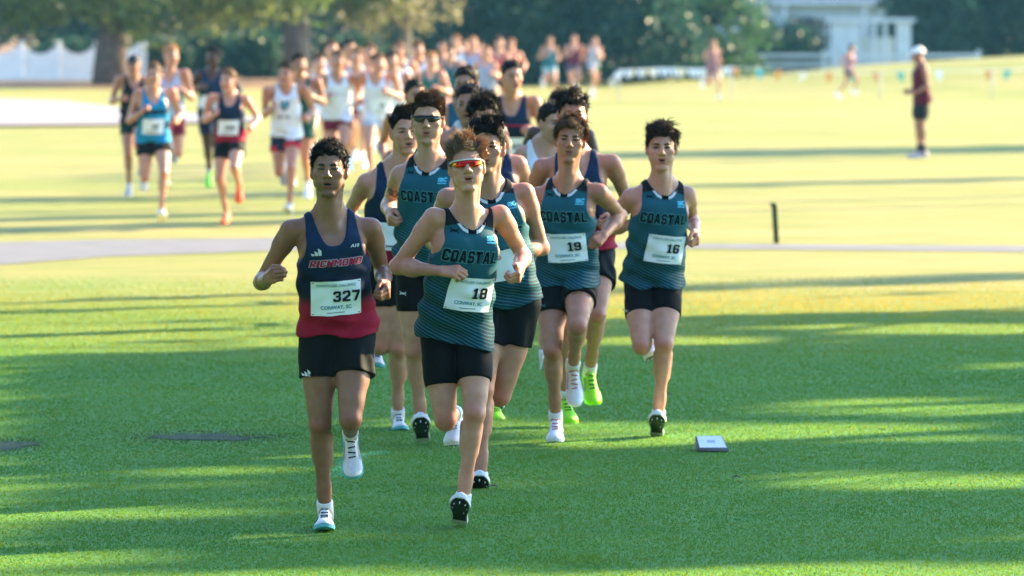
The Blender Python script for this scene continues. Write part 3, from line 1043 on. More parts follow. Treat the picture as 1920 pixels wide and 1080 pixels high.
POSES = {
    'A': dict(pel=(0, 0, .95), neck=(0, .07, 1.47), head=(0, .12, 1.625),
              sha=(-.185, .09, 1.43), shb=(.185, .03, 1.43), hipa=(-.085, -.02, .945), hipb=(.085, .03, .945),
              ela=(-.27, .0, 1.17), wra=(-.16, .21, 1.22), haa=(-.11, .27, 1.26), elb=(.27, -.17, 1.21), wrb=(.24, .04, 1.10), hab=(.23, .12, 1.10),
              kna=(-.085, .10, .53), ana=(-.07, -.10, .155), toea=(-.075, .09, .02),
              knb=(.09, .33, .66), anb=(.08, -.04, .48), toeb=(.085, -.02, .26)),
    'B': dict(pel=(0, 0, .95), neck=(0, .07, 1.47), head=(0, .12, 1.625),
              sha=(-.185, .03, 1.43), shb=(.185, .09, 1.43), hipa=(-.085, .03, .945), hipb=(.085, -.03, .945),
              ela=(-.28, -.17, 1.21), wra=(-.24, .05, 1.12), haa=(-.23, .12, 1.14), elb=(.27, .0, 1.17), wrb=(.15, .21, 1.24), hab=(.10, .26, 1.28),
              kna=(-.085, .26, .60), ana=(-.07, .24, .18), toea=(-.07, .46, .17),
              knb=(.09, .04, .515), anb=(.085, -.36, .60), toeb=(.085, -.43, .39)),
    'C': dict(pel=(0, 0, .97), neck=(0, .08, 1.49), head=(0, .13, 1.645),
              sha=(-.185, .03, 1.45), shb=(.185, .10, 1.45), hipa=(-.085, .03, .965), hipb=(.085, -.03, .965),
              ela=(-.29, -.18, 1.24), wra=(-.25, .04, 1.14), haa=(-.24, .12, 1.16), elb=(.27, .03, 1.19), wrb=(.13, .22, 1.27), hab=(.07, .26, 1.30),
              kna=(-.085, .36, .72), ana=(-.075, .18, .345), toea=(-.075, .38, .25),
              knb=(.09, -.06, .55), anb=(.08, -.36, .27), toeb=(.08, -.26, .07)),
    'S': dict(pel=(0, 0, .95), neck=(0, .02, 1.46), head=(0, .06, 1.62),
              sha=(-.185, .02, 1.42), shb=(.185, .02, 1.42), hipa=(-.085, 0, .945), hipb=(.085, 0, .945),
              ela=(-.23, -.02, 1.14), wra=(-.20, .17, 1.02), haa=(-.15, .24, 1.05), elb=(.23, -.02, 1.14), wrb=(.20, .17, 1.02), hab=(.15, .24, 1.05),
              kna=(-.095, .03, .52), ana=(-.10, 0, .10), toea=(-.13, .2, .0),
              knb=(.095, .03, .52), anb=(.10, 0, .10), toeb=(.13, .2, .0)),
}


def joints_pose(name, x, Z, H, mirror=False, yaw=0.0, dz=0.0, jit=None, z0=0.0):
    k = H / 1.80
    J = {}
    c, s_ = math.cos(R(yaw)), math.sin(R(yaw))
    for n, p in POSES[name].items():
        a = np.array(p, float)
        if jit is not None and n not in ('pel', 'hipa', 'hipb', 'toea', 'toeb', 'ana', 'anb'):
            a = a + jit.normal(size=3) * .014
        nn = n
        if mirror:
            a[0] = -a[0]
            if n[-1] in 'ab' and n not in ('pel', 'head', 'neck'): nn = n[:-1] + ('b' if n[-1] == 'a' else 'a')
        a = a * k
        X, Fw = a[0] * c + a[1] * s_, -a[0] * s_ + a[1] * c
        J[nn] = vec(x + X, Z - Fw, a[2] + dz + z0)
    return J


def leg_solid(prims, hip, td, ln, kk, pc, loose, k):
    """thigh shape cut square to the thigh at the hem"""
    def fn(X, Y, Z):
        pr = (X - hip[0]) * td[0] + (Y - hip[1]) * td[1] + (Z - hip[2]) * td[2]
        d = None
        for p in prims:
            e = p.fn(X, Y, Z)
            if d is None: d = e
            else:
                hh = np.maximum(p.k - np.abs(d - e), 0) / p.k
                d = np.minimum(d, e) - hh * hh * p.k * .25
        if loose > .008:
            d = d - (.0055 * np.sin(55 * X + 40 * Y + pc) + .004 * np.sin(30 * pr + 50 * X + pc)) * ss(pr, .02, .16)
        return np.maximum(d, pr - ln)
    lo = np.min([p.lo for p in prims], 0); hi = np.max([p.hi for p in prims], 0)
    return Prim(lo, hi, fn, kk)


def make_runner(S):
    """S: spec with J (joints), look, kit"""
    J, k = S['J'], S.get('k', 1.0)
    res = S.get('res', .007); hres = S.get('hres', .0035); fine = S.get('fine', True)
    look = S['look']; kit = S['kit']
    base = np.asarray(look['skin'], float)
    low = min(J['toea'][2], J['toeb'][2])
    root = empty('person', (J['pel'][0], J['pel'][1], S.get('ground', 0.0)))
    tag(root, S['label'], 'person', S.get('group'))
    lat0 = J['hipb'] - J['hipa']; lat1 = J['shb'] - J['sha']
    T = Torso(J['pel'], J['neck'], lat0, lat1, k)
    bodyM = np.stack([T.lat, T.front, T.up])
    yaw_f = math.degrees(math.atan2(T.front[0], -T.front[1]))
    B = np.stack([vec(math.cos(R(yaw_f)), math.sin(R(yaw_f)), 0), vec(math.sin(R(yaw_f)), -math.cos(R(yaw_f)), 0), vec(0, 0, 1)])
    ha = S.get('hang', (0, 0, 0))
    H = HeadFrame(J['head'], *ha, s=1.0 * k * S.get('hs', 1.0), base=B)
    P = []
    TG = {}
    P.append(T.loft(T_A, T_B, k=.03 * k))
    for c, sx in (('a', -1), ('b', 1)):
        sh, el, wr, hd = J['sh' + c], J['el' + c], J['wr' + c], J['ha' + c]
        P += [p_cap(T.pt(sx * .03, -.025, .515), sh + T.up * .004 * k, .034 * k, .034 * k, .045 * k),
              p_ell(T.pt(sx * .073, .078, .385), vec(.072, .034, .052) * k, np.stack([T.lat, T.front, T.up]), .035 * k),
              p_cap(T.pt(sx * .022, .055, .472), sh * .8 + T.pt(sx * .1, .05, .48) * .2, .011 * k, .012 * k, .02 * k)]
        ua = nrm(el - sh)
        P += [p_cap(sh, sh + ua * .085 * k, .0475 * k, .0480 * k, .028 * k),
              p_cap(sh + ua * .06 * k, el, .0405 * k, .0335 * k, .018 * k),
              p_cap(sh * .62 + el * .38 + T.front * .012 * k, sh * .3 + el * .7 + T.front * .006 * k, .033 * k, .030 * k, .016 * k),
              p_cap(sh * .66 + el * .34 - T.front * .014 * k, sh * .35 + el * .65 - T.front * .010 * k, .031 * k, .027 * k, .016 * k),
              p_cap(T.pt(sx * .020, -.022, .565), T.pt(sx * .100, -.020, .488), .024 * k, .024 * k, .035 * k)]
        fa = wr - el
        P += [p_cap(el, el + fa * .38, .0350 * k, .0380 * k, .02 * k), p_cap(el + fa * .3, wr, .0365 * k, .0235 * k, .02 * k), p_cap(el + fa * .1 + T.up * .012 * k, el + fa * .45 + T.up * .006 * k, .028 * k, .026 * k, .012 * k)]
        d = nrm(hd - wr)
        pn = S.get('pn' + c)
        n0 = np.asarray(pn, float) if pn is not None else -sx * T.lat * .85 + T.front * -.25
        n0 = nrm(n0 - d * (n0 @ d))
        l0 = np.cross(d, n0) * (1 if sx < 0 else -1)
        l0 = l0 if (l0[2] > 0 or pn is not None) else l0
        if S.get('flip' + c): l0 = -l0
        P += hand_prims(wr, d, n0, l0, k * 1.04, S.get('curl', .95), S.get('thumb' + c, False), fine)
        hip, kn, an, toe = J['hip' + c], J['kn' + c], J['an' + c], J['toe' + c]
        th = kn - hip; shn = an - kn
        kf = kn - (hip + an) / 2
        if np.linalg.norm(kf) < .06 * k: kf = T.front * 1.0 + kf * 4
        kf = nrm(kf)
        kfs = nrm(kf - nrm(shn) * (kf @ nrm(shn))); kft = nrm(kf - nrm(th) * (kf @ nrm(th)))
        thigh = lambda e=0.0, hip=hip, th=th, kn=kn, kft=kft: [
            p_cap(hip + th * .04, hip + th * .55, (.078 + e) * k, (.071 + e) * k, .04 * k),
            p_cap(hip + th * .5, kn, (.070 + e) * k, (.051 + e) * k, .03 * k),
            p_cap(hip + th * .25 + kft * .016 * k, hip + th * .78 + kft * .012 * k, (.060 + e) * k, (.05 + e) * k, .02 * k)] + [
            p_cap(hip + th * .35 + kft * .020 * k + np.cross(kft, nrm(th)) * q * .030 * k, hip + th * .86 + kft * .012 * k + np.cross(kft, nrm(th)) * q * .026 * k, (.044 + e) * k, (.028 + e) * k, .014 * k) for q in (-1, 1)]
        TG[c] = (thigh, hip, nrm(th))
        P += thigh()
        P += [
              p_ell(kn + kfs * .018 * k, vec(.031, .036, .038) * k, np.stack([np.cross(kfs, nrm(shn)), kfs, nrm(shn)]), .012 * k),
              p_cap(kn, kn + shn * .3, .046 * k, .042 * k, .014 * k),
              p_cap(kn + shn * .16 - kfs * .022 * k + np.cross(kfs, nrm(shn)) * .016 * k, kn + shn * .44 - kfs * .014 * k + np.cross(kfs, nrm(shn)) * .014 * k, .038 * k, .034 * k, .016 * k),
              p_cap(kn + shn * .16 - kfs * .022 * k - np.cross(kfs, nrm(shn)) * .016 * k, kn + shn * .40 - kfs * .014 * k - np.cross(kfs, nrm(shn)) * .014 * k, .038 * k, .034 * k, .016 * k),
              p_cap(kn + shn * .24 + kfs * .006 * k, kn + shn * .78, .040 * k, .029 * k, .012 * k),
              p_cap(kn + shn * .7, an, .032 * k, .031 * k, .02 * k),
              p_cap(an, an + (toe - an) * .3, .029 * k, .020 * k, .02 * k)]
    # neck
    P += [p_cap(T.pt(0, -.020, .47), H.w(0, -.026, -.05), .057 * k * S.get('nk', 1), .052 * k * S.get('nk', 1), .03 * k),
          p_cap(T.pt(0, .045, .475), H.w(0, .01, -.075), .030 * k, .032 * k, .03 * k)]
    for sx in (-1, 1):
        P.append(p_cap(T.pt(sx * .015, .058, .475), H.w(sx * .055, -.03, -.04), .010 * k, .014 * k, .02 * k))
    hp = head_prims(H, look.get('fat', 1), look.get('mouth', .5), look.get('nose', 1), look.get('jaw', 1), fine=fine)
    P += hp
    allp = np.array(list(J.values()))
    lo = allp.min(0) - .13 * k; hi = allp.max(0) + .13 * k
    lo[2] = low - .05; hi[2] = J['head'][2] + .15 * k
    g = Grid(lo, hi, res).eval(P)
    V, Q = g.nets()
    # finer grids where it matters
    boxes = []
    if hres < res:
        c = H.w(0, .005, -.01); boxes.append((c - vec(.115, .135, .140) * k, c + vec(.115, .135, .15) * k))
        for c_ in 'ab':
            m = J['wr' + c_] + (J['ha' + c_] - J['wr' + c_]) * .72
            boxes.append((m - .088 * k, m + .088 * k))
    Vs, Qs, off = [V], [], 0
    keep = np.ones(len(Q), bool)
    cen = V[Q].mean(1)
    for a, b in boxes:
        keep &= ~np.all((cen > a + res * .5) & (cen < b - res * .5), 1)
    Qs.append(Q[keep]); off = len(V)
    done = []
    for a, b in boxes:
        gg = Grid(a - res * .5, b + res * .5, hres).eval(P)
        v, q = gg.nets()
        if len(v) == 0: continue
        if done:
            ce = v[q].mean(1); kk = np.ones(len(q), bool)
            for a2, b2 in done: kk &= ~np.all((ce > a2) & (ce < b2), 1)
            q = q[kk]
        done.append((a, b))
        Vs.append(v); Qs.append(q + off); off += len(v)
    V = np.concatenate(Vs); Q = np.concatenate(Qs)
    used = np.unique(Q); mp = np.full(len(V), -1); mp[used] = np.arange(len(used)); V = V[used]; Q = mp[Q]
    # colour
    col = np.tile(base, (len(V), 1))

    def red(p, r, m):
        w = np.exp(-((V - p) ** 2).sum(1) / (2 * r * r))[:, None] * m
        col[:] = col * (1 - w) + base * vec(.92, .60, .56) * w
    for c in 'ab':
        red(J['kn' + c] + T.front * .05 * k, .035, .75); red(J['el' + c], .04, .5); red(J['ha' + c], .05, .55); red(J['sh' + c], .08, .25)
    if 'tattoo' in S:
        p0, r0 = S['tattoo']
        w = ss(r0 - np.linalg.norm(V - p0, axis=1) + .012 * np.sin(V[:, 2] * 190) * np.sin(V[:, 0] * 150), 0, .012)[:, None]
        col[:] = col * (1 - w * .85) + vec(.012, .015, .018) * w * .85
    L = H.loc(V)
    hm = (np.abs(L[:, 0]) < .1) & (np.abs(L[:, 1]) < .14) & (L[:, 2] > -.135) & (L[:, 2] < .14)
    col[hm] = face_colours(H, V[hm], base, look)
    hs = S.get('hair') or {}
    me = new_mesh('body', V, Q)
    set_attr(me, 'col', np.clip(col, 0, 1))
    link('body', me, SKIN, root)

    # ---------------- singlet
    gres = S.get('gres', max(.006, res * .9))
    kd = kit['singlet']
    hem = kd.get('hem', .045)
    nf, uw = kd.get('neck', .40), kd.get('neckw', .078)
    uo_t = np.array([.26, .29, .33, .37, .42, .47, .53, .60]); uo_u = np.array([.30, .19, .155, .136, .124, .119, .114, .108]) + kd.get('strap', 0)
    rs = np.random.default_rng(S.get('seed', 3))
    ph = rs.uniform(0, 6.28, 8)

    def folds(u, v, t):
        a = .0085 * ss(.38 - t, 0, .18) + .0018
        return -a * (1.0 + np.sin(26 * u + 34 * t + ph[0] + 2.0 * np.sin(15 * t + 7 * v + ph[1])) * .6 + np.sin(48 * u - 26 * t + ph[2] + 2 * np.sin(9 * u + ph[4])) * .5
                     + .7 * np.sin(62 * t + 16 * u * np.sign(v) + ph[3]) * ss(.18 - t, 0, .12))
    GA = np.array([.172, .172, .172, .171, .167, .158, .156, .163, .167, .160, .133, .091, .063]) + kd.get('fit', 0) * np.array([1, 1, 1, 1, 1, 1, .8, .4, .1, 0, 0, 0, 0])
    GB = np.array([.126, .126, .126, .124, .120, .115, .116, .122, .120, .107, .089, .073, .063])
    GP = [T.loft(GA, GB, k=.02 * k, extra=folds, lo=-.1)]
    for c, sx in (('a', -1), ('b', 1)):
        sh = J['sh' + c]
        ua = nrm(J['el' + c] - sh)
        GP += [p_cap(T.pt(sx * .03, -.025, .515), sh + T.up * .004 * k, .042 * k, .041 * k, .045 * k),
               p_cap(sh, sh + ua * .085 * k, .0555 * k, .0555 * k, .028 * k),
               p_cap(T.pt(sx * .020, -.022, .565), T.pt(sx * .100, -.020, .488), .032 * k, .032 * k, .035 * k),
               p_cap(T.pt(sx * .022, .055, .472), sh * .8 + T.pt(sx * .1, .05, .48) * .2, .018 * k, .019 * k, .02 * k),
               p_ell(T.pt(sx * .073, .078, .385), vec(.079, .041, .059) * k, np.stack([T.lat, T.front, T.up]), .035 * k)]
    for c in 'ab':
        thigh, hip, td = TG[c]
        GP.append(leg_solid(thigh(.015 + kit['shorts'].get('loose', .012)), hip, td, .3 * k, .02 * k, 0, 0, k))
    pts = np.array([T.pt(u, v, t) for u in (-.23, .23) for v in (-.17, .17) for t in (hem - .03, .62)])
    gg = Grid(pts.min(0), pts.max(0), gres).eval(GP)

    def region(X, Y, Z):
        u, v, t = T.coords(X, Y, Z)
        au = np.abs(u)
        d = au - np.interp(t, uo_t, uo_u)
        d = np.maximum(d * np.where(t > .26, 1, -1) * np.where(t > .26, 1, 1), -1) if False else np.where(t > .25, d, -1)
        d = np.maximum(d, (hem + .010 * np.sin(u * 14 + ph[5]) + .006 * np.sin(u * 31 + ph[6])) - t)
        tf = nf + (.53 - nf) * (au / uw) ** kd.get('npow', 2.4)
        tb = .475 + .06 * (au / uw) ** 2
        w = ss(v, -.02, .03)
        dn = t - (tf * w + tb * (1 - w))
        dn = np.where(au < uw * 1.25, dn, t - .60)
        return np.maximum(d, dn * .6) * k
    gg.cut(region)
    gV, gQ = gg.nets()
    u, v, t = T.coords(gV[:, 0], gV[:, 1], gV[:, 2])
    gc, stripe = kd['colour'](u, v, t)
    me = new_mesh('singlet', gV, gQ)
    set_attr(me, 'col', gc)
    set_attr(me, 'pat', np.stack([u, t, stripe], 1))
    top = link('singlet', me, CLOTH_STRIPE if kd.get('stripes') else CLOTH, root)

    # ---------------- shorts
    sd = kit['shorts']
    ln, loose = sd.get('len', .20), sd.get('loose', .012)
    tw_ = hem + .035

    def sf(u, v, t):
        return -.003 * np.sin(30 * u + 22 * t + ph[1]) * np.sin(34 * t + ph[2] + 9 * v) * (loose > .008)
    SP = [T.loft(T_A + .007, T_B + .008, lo=-.11, hi=tw_, k=.02 * k, extra=sf)]
    for c in 'ab':
        thigh, hip, td = TG[c]
        SP.append(leg_solid(thigh(.004 + loose), hip, td, ln * k, .02 * k, ph[3] if c == 'a' else ph[4], loose, k))
    pts = np.concatenate([np.array([p.lo for p in SP]), np.array([p.hi for p in SP])])
    sg_ = Grid(pts.min(0) - .02, pts.max(0) + .02, gres).eval(SP)
    sg_.cut(lambda X, Y, Z: (T.coords(X, Y, Z)[2] - tw_) * k)
    sV, sQ = sg_.nets()
    me = new_mesh('shorts', sV, sQ)
    u2, v2, t2 = T.coords(sV[:, 0], sV[:, 1], sV[:, 2])
    c0 = np.tile(np.asarray(sd['col'], float), (len(sV), 1))
    if 'trim' in sd:
        for c in 'ab':
            hip, kn = J['hip' + c], J['kn' + c]; td = nrm(kn - hip)
            m = ((sV - hip) @ td > (ln - .05) * k) & (((sV - hip) @ T.lat) * (1 if c == 'b' else -1) > -.04)
            c0[m] = sd['trim']
    set_attr(me, 'col', c0)
    shorts = link('shorts', me, CLOTH, root)

    # ---------------- shoes, socks
    frames = {}
    for c in 'ab':
        st = S['shoes' + c] if 'shoes' + c in S else S['shoes']
        sh, frames[c] = put_shoe(root, J['an' + c], J['toe' + c], J['kn' + c], k * S.get('fs', 1.0), st, fine)
        if kit.get('sock', .05) > 0:
            d = nrm(J['kn' + c] - J['an' + c])
            hgt = kit.get('sock', .05) * k
            mb = MB().tube([J['an' + c] - d * .045 * k, J['an' + c] + d * .01 * k, J['an' + c] + d * (hgt - .008), J['an' + c] + d * hgt], [.036 * k, .0385 * k, .0385 * k, .0360 * k], 14)
            link('sock', mb.mesh('sock'), plain('sock_' + kit.get('sockname', 'white'), kit.get('sockcol', (.78, .79, .80)), .8, .2, .06, 200), root)
    # ---------------- hair / cap
    if hs:
        make_hair(H, hs, 'hair', root, S.get('hair_res', hres))
    return dict(root=root, T=T, H=H, J=J, top=top, shorts=shorts, gV=gV, gQ=gQ, sV=sV, sQ=sQ, frames=frames, k=k)


# ------------------------------------------------------------------ kits
def lerpc(a, b, w):
    w = np.clip(w, 0, 1)[:, None]
    return np.asarray(a) * (1 - w) + np.asarray(b) * w


def kit_teal(u, v, t):
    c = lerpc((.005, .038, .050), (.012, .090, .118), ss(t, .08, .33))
    au = np.abs(u)
    front = v > 0
    # black yoke strips along the straps, white wedges, black insert
    c[(t > .497 - .25 * (au - .07)) & (au > .05) & (au < .135)] = (.008, .012, .014)
    c[(~front) & (t > .45)] = (.010, .012, .014)
    return c, .5 * ss(.30 - t, 0, .10)


def kit_navy(u, v, t):
    navy = np.array((.007, .024, .060)); dark = np.array((.005, .010, .026)); mar = np.array((.30, .007, .030))
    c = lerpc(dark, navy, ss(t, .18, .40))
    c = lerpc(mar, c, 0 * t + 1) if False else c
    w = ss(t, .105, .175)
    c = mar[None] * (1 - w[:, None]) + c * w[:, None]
    return c, 0 * t


def kit_flat(col, band=None):
    def f(u, v, t):
        c = np.tile(np.asarray(col, float), (len(u), 1))
        if band is not None:
            b0, b1, bc = band
            c[(t > b0) & (t < b1)] = bc
        return c, 0 * t
    return f


BLACK_SH = dict(len=.215, loose=.012, col=(.003, .0055, .006))
TIGHT_SH = dict(len=.235, loose=.003, col=(.002, .003, .0035))
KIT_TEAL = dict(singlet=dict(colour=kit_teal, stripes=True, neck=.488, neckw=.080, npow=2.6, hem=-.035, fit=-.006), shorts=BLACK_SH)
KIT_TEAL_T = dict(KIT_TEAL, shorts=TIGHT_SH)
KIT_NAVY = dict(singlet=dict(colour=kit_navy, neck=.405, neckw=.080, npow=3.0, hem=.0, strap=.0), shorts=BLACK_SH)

WHT = ('white', (.74, .76, .78)); BLK = ('black', (.012, .013, .014)); AQUA = ('aqua', (.10, .48, .56)); NEON = ('neon', (.32, .85, .02))
GREY = ('grey', (.35, .37, .40)); RED = ('crimson', (.45, .02, .05)); ORG = ('orange', (.85, .10, .015)); GRN = ('green', (.16, .70, .05)); YEL = ('yellow', (.75, .85, .02))
# ------------------------------------------------------------------ terrain
def lerp1(x, xs, ys):
    return np.interp(x, xs, ys)


def terr(x, y):
    x = np.asarray(x, float); y = np.asarray(y, float)
    dip = lerp1(x, [-6, -3, 3, 40], [0, -.40, -.42, -.45]) * ss(y, 110, 150)
    rise = lerp1(x, [3, 5, 7.4, 10, 12.5, 16.2, 22, 60], [0, .15, .27, .63, .81, 1.03, 1.2, 1.4]) * ss(y, 162, 180)
    back = ss(x, 2, 8) * ss(y, 182, 194)
    h = (dip + rise) * (1 - back) - .35 * back
    return h


def build_ground():
    xs = np.concatenate([np.linspace(-320, -40, 8), np.linspace(-36, 36, 49), np.linspace(40, 320, 8)])
    ys = np.concatenate([np.linspace(-40, 100, 15), np.linspace(104, 250, 61), np.linspace(260, 700, 12)])
    V = np.array([(x, y, 0.0) for y in ys for x in xs])
    V[:, 2] = terr(V[:, 0], V[:, 1])
    nx = len(xs)
    Fq = np.array([(j * nx + i, j * nx + i + 1, (j + 1) * nx + i + 1, (j + 1) * nx + i) for j in range(len(ys) - 1) for i in range(nx - 1)])
    me = new_mesh('ground', V, Fq)
    m, n, l, b = nodes_of('turf')
    geo = n.new('ShaderNodeNewGeometry')
    sep = n.new('ShaderNodeSeparateXYZ'); l.new(geo.outputs['Position'], sep.inputs[0])

    def noise(scale, det=4, sx=1.0, sy=1.0, rough=.55):
        mp = n.new('ShaderNodeMapping'); mp.inputs['Scale'].default_value = (sx, sy, 1)
        l.new(geo.outputs['Position'], mp.inputs['Vector'])
        t = n.new('ShaderNodeTexNoise'); t.inputs['Scale'].default_value = scale; t.inputs['Detail'].default_value = det; t.inputs['Roughness'].default_value = rough
        l.new(mp.outputs[0], t.inputs['Vector'])
        return t.outputs['Fac']

    def rng(v, a, c, t0=0, t1=1):
        r_ = n.new('ShaderNodeMapRange'); r_.inputs['From Min'].default_value = a; r_.inputs['From Max'].default_value = c
        r_.inputs['To Min'].default_value = t0; r_.inputs['To Max'].default_value = t1
        l.new(v, r_.inputs['Value']); return r_.outputs['Result']

    def mix(f, a, c):
        x = n.new('ShaderNodeMix'); x.data_type = 'RGBA'
        l.new(f, x.inputs[0])
        for s_, val in ((6, a), (7, c)):
            if isinstance(val, tuple): x.inputs[s_].default_value = (*val, 1)
            else: l.new(val, x.inputs[s_])
        return x.outputs[2]

    def mul(a, c):
        x = n.new('ShaderNodeMath'); x.operation = 'MULTIPLY'
        l.new(a, x.inputs[0])
        if isinstance(c, float): x.inputs[1].default_value = c
        else: l.new(c, x.inputs[1])
        return x.outputs[0]
    green = mix(rng(noise(.9, 5, .6, 1.0), .35, .65), (.052, .200, .030), (.085, .250, .040))
    green = mix(rng(noise(14, 4, .5, 1.6), .35, .7), green, (.110, .235, .042))
    dry = mix(rng(noise(.22, 5, .5, 1.2), .35, .65), (.235, .242, .052), (.345, .285, .100))
    dry = mix(rng(noise(2.4, 4, .35, 1.0), .40, .72), dry, (.180, .210, .043))
    wob = n.new('ShaderNodeMath'); wob.operation = 'MULTIPLY_ADD'
    l.new(noise(.12, 4), wob.inputs[0]); wob.inputs[1].default_value = 16.0; l.new(sep.outputs['Y'], wob.inputs[2])
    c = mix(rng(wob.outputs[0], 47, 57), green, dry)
    # pine straw under the trees on the left
    st = mul(rng(wob.outputs[0], 158, 165), rng(sep.outputs['X'], -2.0, -4.5))
    c = mix(st, c, mix(rng(noise(1.5), .4, .6), (.20, .105, .045), (.26, .16, .08)))
    l.new(c, b.inputs['Base Color'])
    b.inputs['Roughness'].default_value = .85
    b.inputs['Specular IOR Level'].default_value = .15
    bp = n.new('ShaderNodeBump'); bp.inputs['Strength'].default_value = .6; bp.inputs['Distance'].default_value = .03
    l.new(noise(35, 5, .6, 1.0, .65), bp.inputs['Height']); l.new(bp.outputs['Normal'], b.inputs['Normal'])
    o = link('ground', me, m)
    tag(o, kind='structure')


build_ground()


def sheet(name, top, bot, mat, dz=.006, ext=None, sub=6):
    """strip between two rows of photo points, laid on the ground"""
    def dens(pts):
        pts = np.array(pts, float)
        t = np.linspace(0, len(pts) - 1, (len(pts) - 1) * sub + 1)
        return np.stack([np.interp(t, range(len(pts)), pts[:, 0]), np.interp(t, range(len(pts)), pts[:, 1])], 1)
    A, B = dens(top), dens(bot)
    V = []
    for (a, c) in zip(A, B):
        for w in np.linspace(0, 1, 4):
            p = a * (1 - w) + c * w
            Y = gz(p[1]); X = (p[0] - 960) * Y / F_PX
            V.append((X, Y, float(terr(X, Y)) + dz))
    m = len(A)
    Fq = [[i * 4 + j + 1, (i + 1) * 4 + j + 1, (i + 1) * 4 + j, i * 4 + j] for i in range(m - 1) for j in range(3)]
    o = link(name, new_mesh(name, V, Fq), mat)
    tag(o, kind='structure')
    return o


sheet('cart_path', [(-900, 480), (-300, 464), (0, 455), (200, 450), (510, 447), (900, 450), (1300, 458), (1920, 462), (2900, 468)],
      [(-900, 600), (-300, 520), (0, 497), (200, 482), (510, 471), (900, 467), (1300, 467), (1920, 473), (2900, 482)],
      plain('path_concrete', (.160, .157, .168), .9, .2, .12, 3.0, .2))
sheet('sand_bunker', [(-800, 192), (-300, 190), (0, 189), (120, 193), (220, 205), (330, 214), (480, 224)],
      [(-800, 240), (-300, 240), (0, 239), (120, 238), (220, 237), (330, 234), (490, 231)], plain('bunker_sand', (.30, .27, .28), .95, .1, .10, 2.0, .3), dz=.05)


# ------------------------------------------------------------------ bare spots, paint, turf blades
def vnoise(x, y, seed, f):
    r_ = np.random.default_rng(seed)
    o = 0
    for i in range(5):
        a = r_.uniform(0, 6.28); w = f * (1.0 + .55 * i)
        o = o + np.sin((x * math.cos(a) + y * math.sin(a)) * w + r_.uniform(0, 6.28) + 1.3 * np.sin((x * math.sin(a) - y * math.cos(a)) * w * .6 + i)) / (1 + .35 * i)
    return o / 2.2


def to_px(x, y):
    return 960 + x * F_PX / y, HORIZ + CAM_H * F_PX / y


def bare(px, py):
    d1 = ((px - 20) / 52) ** 2 + ((py - 836) / 13) ** 2
    d2 = ((px - 385) / 125) ** 2 + ((py - 820) / 11) ** 2
    return np.minimum(d1, d2)


def painted(px, py):
    def seg(x0, y0, x1, y1, w):
        dx, dy = x1 - x0, (y1 - y0) * 4
        t = np.clip(((px - x0) * dx + (py - y0) * 4 * dy) / (dx * dx + dy * dy), 0, 1)
        return np.hypot(px - x0 - t * dx, (py - y0) * 4 - t * dy) / w
    return np.minimum(seg(632, 892, 648, 862, 17), seg(648, 862, 712, 848, 17))


